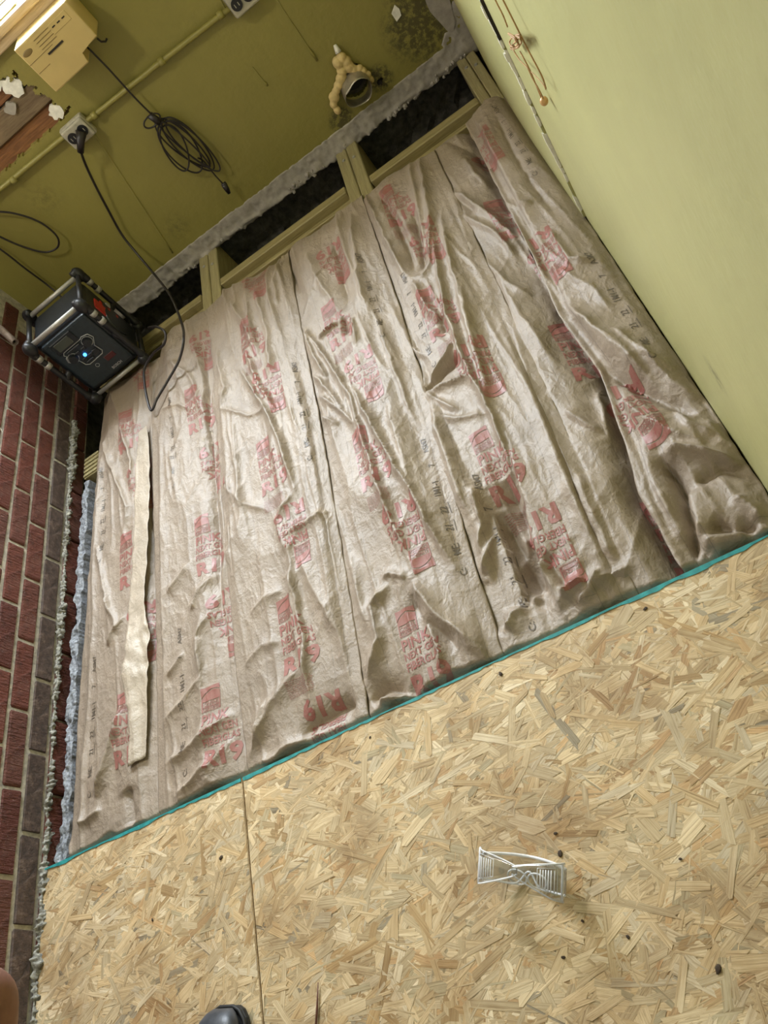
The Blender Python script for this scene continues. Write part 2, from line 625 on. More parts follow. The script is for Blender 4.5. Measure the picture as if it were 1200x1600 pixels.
def strand_mesh(name, x0, x1, y0, y1, count, parent):
    V, F, C, UV = [], [], [], []
    pal = [((0.70, 0.55, 0.335), 5), ((0.73, 0.59, 0.375), 5), ((0.65, 0.49, 0.28), 3.5), ((0.78, 0.66, 0.46), 2.4),
           ((0.52, 0.36, 0.18), 0.9), ((0.40, 0.34, 0.24), 0.30), ((0.62, 0.42, 0.22), 0.8), ((0.56, 0.47, 0.30), 0.8)]
    w = np.array([p[1] for p in pal])
    w = w / w.sum()
    for i in range(count):
        big = i / count
        r = random.random()
        if r < 0.45:
            L, W = random.uniform(0.05, 0.14), random.uniform(0.009, 0.028)
        elif r < 0.78:
            L, W = random.uniform(0.025, 0.07), random.uniform(0.004, 0.014)
        else:
            L, W = random.uniform(0.02, 0.08), random.uniform(0.0012, 0.0035)
        cx, cy = random.uniform(x0, x1), random.uniform(y0, y1)
        ang = random.gauss(0.15, 0.55) if random.random() < 0.75 else random.uniform(0, math.pi)
        zc = 0.0003 + 0.0010 * random.random() - 0.0003 * (W > 0.014)
        tx, ty = random.gauss(0, 0.007), random.gauss(0, 0.018)
        ca, sa = math.cos(ang), math.sin(ang)
        j = lambda s: random.uniform(-s, s)
        bow = j(0.1) * W
        pl = [(-L / 2 + j(.2 * W), -W / 2 + j(.1 * W)), (-L / 6, -W / 2 + bow), (L / 6, -W / 2 + bow + j(.08 * W)), (L / 2 + j(.5 * W), -W / 2 + j(.1 * W)),
              (L / 2 + j(.6 * W), j(.2 * W)), (L / 2 + j(.5 * W), W / 2 + j(.1 * W)), (L / 6, W / 2 + bow), (-L / 6, W / 2 + bow + j(.08 * W)),
              (-L / 2 + j(.5 * W), W / 2 + j(.1 * W)), (-L / 2 + j(.6 * W), j(.2 * W))]
        o = len(V)
        base = np.array(pal[RNG.choice(len(pal), p=w)][0]) * random.uniform(0.76, 1.14)
        u0, v0 = random.random() * 9, random.random() * 9
        for (a, b_) in pl:
            xx = min(max(cx + a * ca - b_ * sa, x0), x1)
            yy = min(max(cy + a * sa + b_ * ca, y0), y1)
            V.append((xx, yy, max(0.00015, zc + a * tx + b_ * ty)))
            UV.append((u0 + a, v0 + b_))
        F.append(tuple(range(o, o + len(pl))))
        C.append(base)
    me = bpy.data.meshes.new(name)
    me.from_pydata(V, [], F)
    ca_ = me.color_attributes.new('col', 'FLOAT_COLOR', 'CORNER')
    n = 10
    cc = np.ones((len(F) * n, 4), np.float32)
    cc[:, :3] = np.repeat(np.array(C), n, axis=0)
    ca_.data.foreach_set('color', cc.ravel())
    ul = me.uv_layers.new(name='UVMap')
    ul.data.foreach_set('uv', np.array(UV, np.float32).ravel())
    me.update()
    o = link(name, me, 'strand', parent)
    o['kind'] = 'stuff'
    return o


for nm, a, b_, cnt in (('osb_panel', -1.622, SEAM - 0.0012, 5200), ('osb_panel', SEAM + 0.0012, XR - 0.004, 10000)):
    p = box(nm, (a, YREAR + 0.02, -0.018), (b_, YO, 0.0), 'osb_core', floor, 0.0006)
    strand_mesh('wood_strands', a + 0.0015, b_ - 0.0015, -0.35, YO - 0.001, cnt, p)
    # painted edge band, a little uneven in width
    nseg = int((b_ - a) / 0.006)
    V, F = [], []
    for i in range(nseg + 1):
        x = a + 0.0015 + (b_ - a - 0.003) * i / nseg
        wd = 0.0055 + 0.0055 * (vnoise(x * 60, 3.3) - .5) + 0.007 * (vnoise(x * 9, 8.1) - .5)
        wd = max(0.002, float(wd))
        V += [(x, YO - wd, 0.0024), (x, YO + 0.0006, 0.0026), (x, YO + 0.0006, -0.013)]
    for i in range(nseg):
        k = i * 3
        F += [(k, k + 3, k + 4, k + 1), (k + 1, k + 4, k + 5, k + 2)]
    e = pydata('edge_paint', V, F, 'teal', p)

# pit under the open floor
bm = bmesh.new()
g = 60
vs = [[bm.verts.new((XL - 0.06 + (XR - XL + 0.2) * i / 40, 0.3 + (2.66 - 0.3) * j / g, -0.30 + 0.03 * random.random())) for i in range(41)] for j in range(g + 1)]
for j in range(g):
    for i in range(40):
        bm.faces.new((vs[j][i], vs[j][i + 1], vs[j + 1][i + 1], vs[j + 1][i]))
struct(frombm('floor_crawl_space', bm, 'soil'), 'dark soil of the crawl space under the joists')

for nm, lo, hi in (('wall_foundation_left', (XL - 0.12, YREAR, -0.34), (XL - 0.03, 2.66, -0.02)), ('wall_foundation_right', (XR + 0.004, YREAR, -0.34), (XR + 0.12, 2.66, -0.05)),
                   ('wall_foundation_near', (XL - 0.12, 0.20, -0.34), (XR + 0.12, 0.28, -0.03))):
    struct(box(nm, lo, hi, 'soil'), 'dark foundation under the ' + nm.split('_')[-1] + ' side of the floor')

# ------------------------------------------------------------------ back wall
WX0, WX1, WZ0, WZ1 = -1.60, -0.62, 0.865, 1.55      # window opening
PATCH = [(-1.63, 0.80), (-1.04, 0.79), (-1.0, 0.77), (-0.985, 0.70), (-0.965, 0.62), (-0.985, 0.59), (-1.63, 0.60)]


def in_patch(x, z):
    wob = 0.016 * (vnoise(x * 40, z * 40, 4) - .5) * 2 + 0.010 * (vnoise(x * 110, z * 110, 8) - .5) * 2
    return (x < -0.972 + (z - 0.60) * -0.30 + wob) & (z > 0.592 + 0.3 * wob) & (z < 0.775 - (x + 1.0) * 0.02 + wob)


def grid_wall(name, xs, ts, z0f, z1, holes, y, material):
    nx, nz = len(xs) - 1, len(ts) - 1
    X_, T_ = np.meshgrid(xs, ts)
    zb = z0f(X_)
    Z_ = zb + (z1 - zb) * T_
    Y_ = y + 0.002 * (vnoise(X_ * 3, Z_ * 3, 2) - .5)
    V = np.stack([X_, Y_, Z_], -1).reshape(-1, 3)
    jj, ii = np.meshgrid(np.arange(nz), np.arange(nx), indexing='ij')
    a = (jj * (nx + 1) + ii).ravel()
    F = np.stack([a, a + 1, a + nx + 2, a + nx + 1], -1)
    c_ = V[F].mean(axis=1)
    F = F[~holes(c_[:, 0], c_[:, 2])]
    o = pydata(name, V.tolist(), F.tolist(), material)
    md = o.modifiers.new('thickness', 'SOLIDIFY')
    md.thickness = 0.022
    md.offset = 1.0
    return o


def bottom_edge(x):
    return 0.040 + 0.006 * (vnoise(x * 12, 1.1) - .5) + 0.003 * (vnoise(x * 60, 2.1) - .5)


_dc = aty(551, 128, 2.52)
dcx, dcz = float(_dc[0]), float(_dc[2])


def holes(x, z):
    h_ = (WX0 < x) & (x < WX1) & (WZ0 < z) & (z < WZ1)
    h_ |= (z < 0.9) & in_patch(x, z)
    h_ |= (x - dcx) ** 2 + (z - dcz) ** 2 < 0.050 ** 2
    h_ |= (x + 0.165) ** 2 + (z - 0.082) ** 2 < (0.0115 + 0.006 * (vnoise(x * 90, z * 90, 6) - .5)) ** 2
    return h_


wall_back = struct(grid_wall('wall_back', np.linspace(XL - 0.01, 0.165, 420), np.concatenate([np.linspace(0, 0.37, 200)[:-1], np.linspace(0.37, 1, 50)]), bottom_edge, ZC, holes, YB, 'green_shaded'),
                   'dim yellow-green painted wall at the far end')
# normal side: thickness has to go away from the room
wall_back.modifiers['thickness'].offset = -1.0

# masonry behind the plaster skin
bm = bmesh.new()
for lo, hi in (((XL - 0.02, YB + 0.024, -0.02), (-0.31, YB + 0.29, 0.58)), ((-0.165, YB + 0.024, -0.02), (0.165, YB + 0.29, 0.86)),
               ((-0.31, YB + 0.024, 0.21), (-0.165, YB + 0.29, 0.86)), ((-0.31, YB + 0.10, -0.02), (-0.165, YB + 0.29, 0.21)),
               ((-0.95, YB + 0.024, 0.58), (-0.30, YB + 0.29, 0.86)), ((XL - 0.02, YB + 0.06, 0.58), (-0.95, YB + 0.29, 0.86)),
               ((XL - 0.02, YB + 0.024, 0.86), (WX0 - 0.005, YB + 0.29, ZC)), ((WX1 + 0.005, YB + 0.024, 0.86), (0.165, YB + 0.29, ZC)),
               ((WX0 - 0.005, YB + 0.024, WZ1 + 0.005), (WX1 + 0.005, YB + 0.29, ZC))):
    bm_box(bm, lo, hi)
struct(frombm('wall_back_masonry', bm, 'mortar'), 'rough masonry core behind the far wall plaster')
# dark foundation face below the wall
bm = bmesh.new()
vs = [[bm.verts.new((XL - 0.05 + 1.9 * i / 60, 2.585 + 0.02 * random.random(), -0.30 + 0.30 * j / 8)) for i in range(61)] for j in range(9)]
for j in range(8):
    for i in range(60):
        bm.faces.new((vs[j][i], vs[j][i + 1], vs[j + 1][i + 1], vs[j + 1][i]))
struct(frombm('wall_foundation', bm, 'soil'), 'dark foundation face in the gap below the far wall')

# bare plaster band along the bottom of the far wall, ragged lower edge
nx, nz = 420, 14
V, F = [], []
for j in range(nz + 1):
    for i in range(nx + 1):
        x = -1.42 + (0.145 + 1.42) * i / nx
        top = bottom_edge(x) + 0.002
        if x > 0.04:
            top += (x - 0.04) * 1.0
        low = -0.028 + 0.020 * (vnoise(x * 14, 5.5) - .5) + 0.012 * (vnoise(x * 45, 7.5) - .5) + 0.006 * (vnoise(x * 140, 9.5) - .5)
        t = j / nz
        z = top + (low - top) * t
        rel = 0.010 * sstep(0.45, 0.9, t) * (ridged(x * 22, z * 40, 3) - 0.35) + 0.004 * (vnoise(x * 80, z * 80, 5) - .5)
        V.append((x, YB - 0.001 - 0.003 * t - float(rel), float(z)))
for j in range(nz):
    for i in range(nx):
        F.append((j * (nx + 1) + i, (j + 1) * (nx + 1) + i, (j + 1) * (nx + 1) + i + 1, j * (nx + 1) + i + 1))
tr1 = struct(pydata('trim_1', V, F, 'old_plaster', None, True), 'bare grey plaster strip with ragged lower edge along the far wall')
md = tr1.modifiers.new('thickness', 'SOLIDIFY')
md.thickness = 0.03
md.offset = -1
# broken plaster crumbs stuck along that lower edge
for i in range(46):
    x = random.choice([random.uniform(-0.62, -0.42), random.uniform(-0.2, 0.1), random.uniform(-1.3, 0.1)])
    zz = -0.022 + random.uniform(-0.012, 0.012)
    bm = bmesh.new()
    bmesh.ops.create_icosphere(bm, subdivisions=1, radius=random.uniform(0.004, 0.010))
    for v in bm.verts:
        v.co *= random.uniform(0.6, 1.2)
        v.co += Vector((x, YB - 0.006, zz))
    frombm('plaster_crumb', bm, 'old_plaster', tr1)
# plaster patch in the corner
for cx, cz, r in ((0.098, 0.145, 0.05), (0.115, 0.22, 0.03)):
    V = [(cx + r * 0.62 * (1 + .35 * math.sin(3 * a) * random.random()) * math.cos(a), YB - 0.004, cz + r * 1.3 * (1 + .3 * random.random()) * math.sin(a)) for a in np.linspace(0, 2 * math.pi, 22)[:-1]]
    pydata('bare_plaster_patch', V, [tuple(range(len(V)))[::-1]], 'old_plaster', tr1)

# exposed planks in the broken-out patch
ep = struct(empty('wall_back_boarding'), 'old brown boards showing where the far wall plaster is broken away')
for z0, z1, mm, dy in ((0.585, 0.640, 'old_plank', 0.024), (0.643, 0.712, 'grey_plank', 0.012), (0.715, 0.800, 'old_plank', 0.026)):
    box('plank', (XL, YB + dy, z0), (-0.93, YB + dy + 0.02, z1), mm, ep, 0.003)
for k, (cx, cz, r) in enumerate(((-1.045, 0.735, 0.028), (-1.005, 0.615, 0.022), (-1.08, 0.765, 0.02), (-1.10, 0.70, 0.018))):
    n = 16
    V = [(cx + r * (0.7 + .6 * random.random()) * math.cos(a), YB + (0.004 if k != 1 else -0.002), cz + r * (0.6 + .6 * random.random()) * math.sin(a)) for a in np.linspace(0, 2 * math.pi, n + 1)[:-1]]
    V2 = [(x, y + 0.012, z) for x, y, z in V]
    F = [tuple(range(n))[::-1]] + [(i, (i + 1) % n, n + (i + 1) % n, n + i) for i in range(n)]
    pydata('plaster_remnant', V + V2, F, 'chip_white' if k != 3 else 'old_plaster', ep)

# window 1 with sill
win = struct(empty('window_1', (0, 0, 0)), 'bright window with a wooden sill above the intercom')
for lo, hi in (((WX0, 2.70, WZ0), (WX0 + 0.035, 2.75, WZ1)), ((WX1 - 0.035, 2.70, WZ0), (WX1, 2.75, WZ1)),
               ((WX0, 2.70, WZ0), (WX1, 2.75, WZ0 + 0.03)), ((WX0, 2.70, WZ1 - 0.03), (WX1, 2.75, WZ1)),
               ((-1.122, 2.705, WZ0), (-1.098, 2.745, WZ1))):
    box('window_frame', lo, hi, 'white_frame', win, 0.004)
for xa_, xb_ in ((WX0 + 0.035, -1.122), (-1.098, WX1 - 0.035)):
    box('pane', (xa_, 2.722, WZ0 + 0.03), (xb_, 2.726, WZ1 - 0.03), 'glass', win)
sl = box('sill', (WX0 - 0.02, 2.497, 0.838), (WX1 + 0.06, 2.70, 0.862), 'sill', win, 0.006, 2)
box('sill_moulding', (WX0 - 0.02, 2.508, 0.812), (WX1 + 0.05, 2.53, 0.838), 'sill', win, 0.004, 2)

# ------------------------------------------------------------------ other walls and ceiling
struct(box('ceiling', (XL - 0.12, YREAR - 0.1, ZC), (0.25, YB + 0.29, ZC + 0.08), 'ceiling'), 'plain ceiling')
# unseen rear wall, its doorway added to let fill light in
rw = struct(empty('wall_rear'), 'plain wall with an added doorway for fill light behind the photographer')
for lo, hi in (((XL - 0.12, YREAR - 0.08, -0.02), (-1.45, YREAR, ZC)), ((-0.05, YREAR - 0.08, -0.02), (0.25, YREAR, ZC)), ((-1.45, YREAR - 0.08, 2.2), (-0.05, YREAR, ZC))):
    box('wall_segment', lo, hi, 'green_right', rw)

# right wall: near slab, then a slightly bellied stretch to the far corner
YE = 1.54
wr = struct(box('wall_right', (XR, YREAR, -0.05), (XR + 0.12, YE, ZC), 'green_right', None, 0.003), 'bright lime-green painted wall on the right')
ny, nz = 60, 40
V, F = [], []
for j in range(nz + 1):
    for i in range(ny + 1):
        t = i / ny
        y = YE + (YB + 0.03 - YE) * t
        z = -0.05 + (ZC + 0.05) * j / nz
        x = XR - 0.0055 - 0.004 * math.sin(math.pi * t) + 0.016 * t ** 3
        V.append((x, y, z))
for j in range(nz):
    for i in range(ny):
        F.append((j * (ny + 1) + i, (j + 1) * (ny + 1) + i, (j + 1) * (ny + 1) + i + 1, j * (ny + 1) + i + 1))
wr2 = struct(pydata('wall_right_far', V, F, 'green_right', None, True), 'bellied green plaster stretch of the right wall near the far corner')
# chipped white edge between the two
for k in range(44):
    z = 0.01 + 0.62 * k / 44 + random.uniform(-0.006, 0.006)
    if random.random() < 0.22:
        continue
    h = random.uniform(0.010, 0.024)
    w_ = random.uniform(0.0016, 0.0042)
    h *= 1.6
    xi = XR - 0.0052 - random.uniform(0.0, 0.0035)
    xm = XR - random.uniform(-0.0005, 0.0022)
    V = [(xi, YE - 0.004, z), (xm, YE - 0.005, z + h * .12), (XR + 0.0008, YE - 0.004, z + h * .5), (xm, YE - 0.005, z + h * .88), (xi, YE - 0.004, z + h), (xi - 0.0004, YE - 0.0045, z + h * .5)]
    V += [(a_, YE + 0.004, c_) for a_, b__, c_ in V]
    F = [(0, 1, 2, 3, 4, 5)] + [(i, (i + 1) % 6, 6 + (i + 1) % 6, 6 + i) for i in range(6)]
    pydata('paint_chip', V, F, 'chip_white', wr)
box('plaster_edge', (XR - 0.0046, YE - 0.0030, -0.01), (XR + 0.0015, YE + 0.003, ZC), 'green_right', wr)
# dark split in the plaster joint higher up
box('plaster_crack', (XR - 0.0058, YE - 0.0060, 0.462), (XR + 0.002, YE + 0.002, 0.75), 'dark_slot', wr)

# ------------------------------------------------------------------ left wall: bricks
wl = struct(box('wall_left', (XL - 0.12, YREAR, -0.06), (XL - 0.0045, YB + 0.29, ZC), 'mortar'), 'red brick wall on the left')
PITCH, CH = 0.2005, 0.0617
brick_me = []
for k in range(6):
    bm = bmesh.new()
    bm_box(bm, (-0.05, -0.0948, -0.0252), (0.0, 0.0948, 0.0252), 0.0028)
    for v in bm.verts:
        v.co += Vector((random.uniform(-.0012, .0012), random.uniform(-.002, .002), random.uniform(-.0013, .0013)))
    bmesh.ops.recalc_face_normals(bm, faces=bm.faces[:])
    me = bpy.data.meshes.new('brick')
    bm.to_mesh(me)
    bm.free()
    me.materials.append(MAT['dirty_brick' if k >= 4 else 'brick'])
    brick_me.append(me)
for r in range(-1, 14):
    zc = 0.0375 + CH * r
    off = 0.079 + (0.1 if r % 2 == 1 else 0.0) - 0.1
    n0 = -1 if r < 9 else 0
    for q in range(n0, 13):
        yc = off + PITCH * q
        if yc + 0.09 > YB + 0.02:
            continue
        o = bpy.data.objects.new('brick', random.choice(brick_me[4:] if r == 0 else brick_me[:4]))
        o.location = (XL + random.uniform(-0.0012, 0.0016) + (0.007 if r < 0 else 0), yc, zc)
        o.rotation_euler = (random.uniform(-.006, .006), 0, random.uniform(-.006, .006))
        col.objects.link(o)
        o.parent = wl

# ragged mortar bead at the foot of the bricks
nu, nv = 900, 9
V, F = [], []
for i in range(nu + 1):
    y = 0.20 + (2.1 - 0.20) * i / nu
    rad = 0.0085 + 0.010 * (vnoise(y * 9, 3.7) - .45) + 0.008 * (vnoise(y * 37, 1.7) - .5) + 0.007 * (vnoise(y * 190, 5.7) - .5)
    rad = max(0.003, float(rad))
    cx = XL + 0.002
    cz = 0.000 + 0.005 * float(vnoise(y * 20, 9.1) - .5)
    for k in range(nv + 1):
        a = -math.pi * 0.55 + math.pi * 1.05 * k / nv
        rr = rad * (1 + 1.1 * (float(vnoise(y * 150, k * 1.3, 2)) - .5) + 0.7 * (float(vnoise(y * 60, k * 0.8, 7)) - .5))
        V.append((cx + rr * math.cos(a) * 1.35, y, cz + rr * math.sin(a) * 0.8))
for i in range(nu):
    for k in range(nv):
        a = i * (nv + 1) + k
        F.append((a, a + 1, a + nv + 2, a + nv + 1))
struct(pydata('trim_2', V, F, 'mortar_bead', None, True), 'ragged mortar bead along the foot of the brick wall')

# rough grey ledge between bricks and insulation
nu, nv = 420, 12
V, F = [], []
for i in range(nu + 1):
    y = 0.50 + (1.80 - 0.50) * i / nu
    xa = -1.606 + 0.020 * (vnoise(y * 14, 2.2) - .5) + 0.008 * (vnoise(y * 60, 4.2) - .5) + 0.004 * (vnoise(y * 170, 8.2) - .5) + 0.012 * sstep(1.0, 1.5, y)
    xb = -1.573 + 0.007 * (vnoise(y * 40, 6.2) - .5) + 0.0025 * (vnoise(y * 150, 3.2) - .5) + 0.012 * sstep(1.0, 1.7, y)
    if y < 0.66:
        xa -= 0.012 * float(vnoise(y * 70, 1.2))
    for k in range(nv + 1):
        t = k / nv
        x = xa + (xb - xa) * t
        z = -0.022 + 0.010 * (vnoise(y * 45, x * 90, 6) - .5) + 0.003 * (vnoise(y * 160, x * 200, 3) - .5)
        if k in (0, nv):
            z = -0.12
        V.append((float(x), y, float(z)))
for i in range(nu):
    for k in range(nv):
        a = i * (nv + 1) + k
        F.append((a, a + nv + 1, a + nv + 2, a + 1))
struct(pydata('trim_3', V, F, 'ledge', None, False), 'rough grey ledge, window sheen as a blue tint, in the gap beside the brick wall')

# ------------------------------------------------------------------ joists and blocking
JO = [(-1.030, -0.948, 'pine joist end crossing the dark gap nearest the jobsite radio'),
      (-0.414, -0.333, 'pine joist end crossing the dark gap below the duct stub, middle of three'),
      (0.062, 0.125, 'pine joist end crossing the dark gap at the right wall corner')]
for a, b_, lab in JO:
    j = empty('floor_joist', ((a + b_) / 2, 1.4, -0.2))
    tag(j, lab, 'joist', 'floor joists')
    hw = (b_ - a) / 2
    dz = -0.018 + 0.2 - 0.0005
    # two plies nailed together
    box('ply', (-hw, -1.0, -0.09), (-0.001, 1.165, dz), 'joist', j, 0.003)
    box('ply', (0.001, -1.0, -0.09), (hw, 1.163, dz - 0.001), 'joist', j, 0.003)
    for k in range(2):
        bm = bmesh.new()
        bmesh.ops.create_cone(bm, cap_ends=True, segments=10, radius1=0.006, radius2=0.005, depth=0.004)
        for v in bm.verts:
            v.co += Vector((-hw * .45 + hw * .9 * k, 1.06 - 0.02 * k, dz + 0.001))
        frombm('nail_head', bm, 'silver', j)
BL = [(-1.56, -1.033, 2.285, 'pine blocking board at the far end, partly behind the radio'),
      (-0.945, -0.417, 2.290, 'pine blocking board between the two joists left of the duct stub'),
      (-0.330, 0.059, 2.250, 'pine blocking board below the far wall mould, next to the right wall')]
for a, b_, y, lab in BL:
    t = empty('blocking_board', ((a + b_) / 2, y, -0.14))
    tag(t, lab, 'board', 'blocking boards')
    hw = (b_ - a) / 2
    box('board', (-hw, 0, -0.05), (hw, 0.036, 0.123), 'block', t, 0.003)
    box('cleat', (-hw, -0.02, -0.05), (hw, -0.0005, 0.095), 'block', t, 0.003)
# stub of grooved timber beside the bricks
wbk = empty('timber_block', (-1.55, 1.865, -0.06))
tag(wbk, 'short grooved timber block wedged between ledge and insulation by the bricks', 'wood block')
box('block_body', (-0.040, -0.045, -0.05), (0.028, 0.045, 0.036), 'joist', wbk, 0.002)
for k in range(5):
    box('groove_rib', (-0.039, -0.040 + 0.018 * k, 0.036), (0.027, -0.030 + 0.018 * k, 0.040), 'joist', wbk, 0.001)

# ------------------------------------------------------------------ insulation batts
SE = {0: [(.5, -1.56), (1.26, -1.538), (1.73, -1.516), (2.4, -1.475)],
      1: [(.5, -1.268), (1.9, -1.265), (2.1, -1.225), (2.4, -1.17)],
      2: [(.5, -1.003), (.85, -1.018), (1.5, -1.010), (2.4, -1.0)],
      3: [(.5, -.704), (.9, -.686), (1.46, -.670), (2.4, -.664)],
      4: [(.5, -.397), (.86, -.395), (1.22, -.373), (2.4, -.368)],
      5: [(.5, -.139), (.85, -.122), (1.05, -.119), (2.4, -.115)],
      6: [(.5, -.048), (.78, -.054), (.89, -.036), (1.09, -.011), (1.28, -.030), (1.49, -.017), (2.4, 0.0)],
      7: [(.5, .1275), (2.4, .1275)]}


def seam(k, y):
    a = np.array(SE[k])
    return np.interp(y, a[:, 0], a[:, 1])


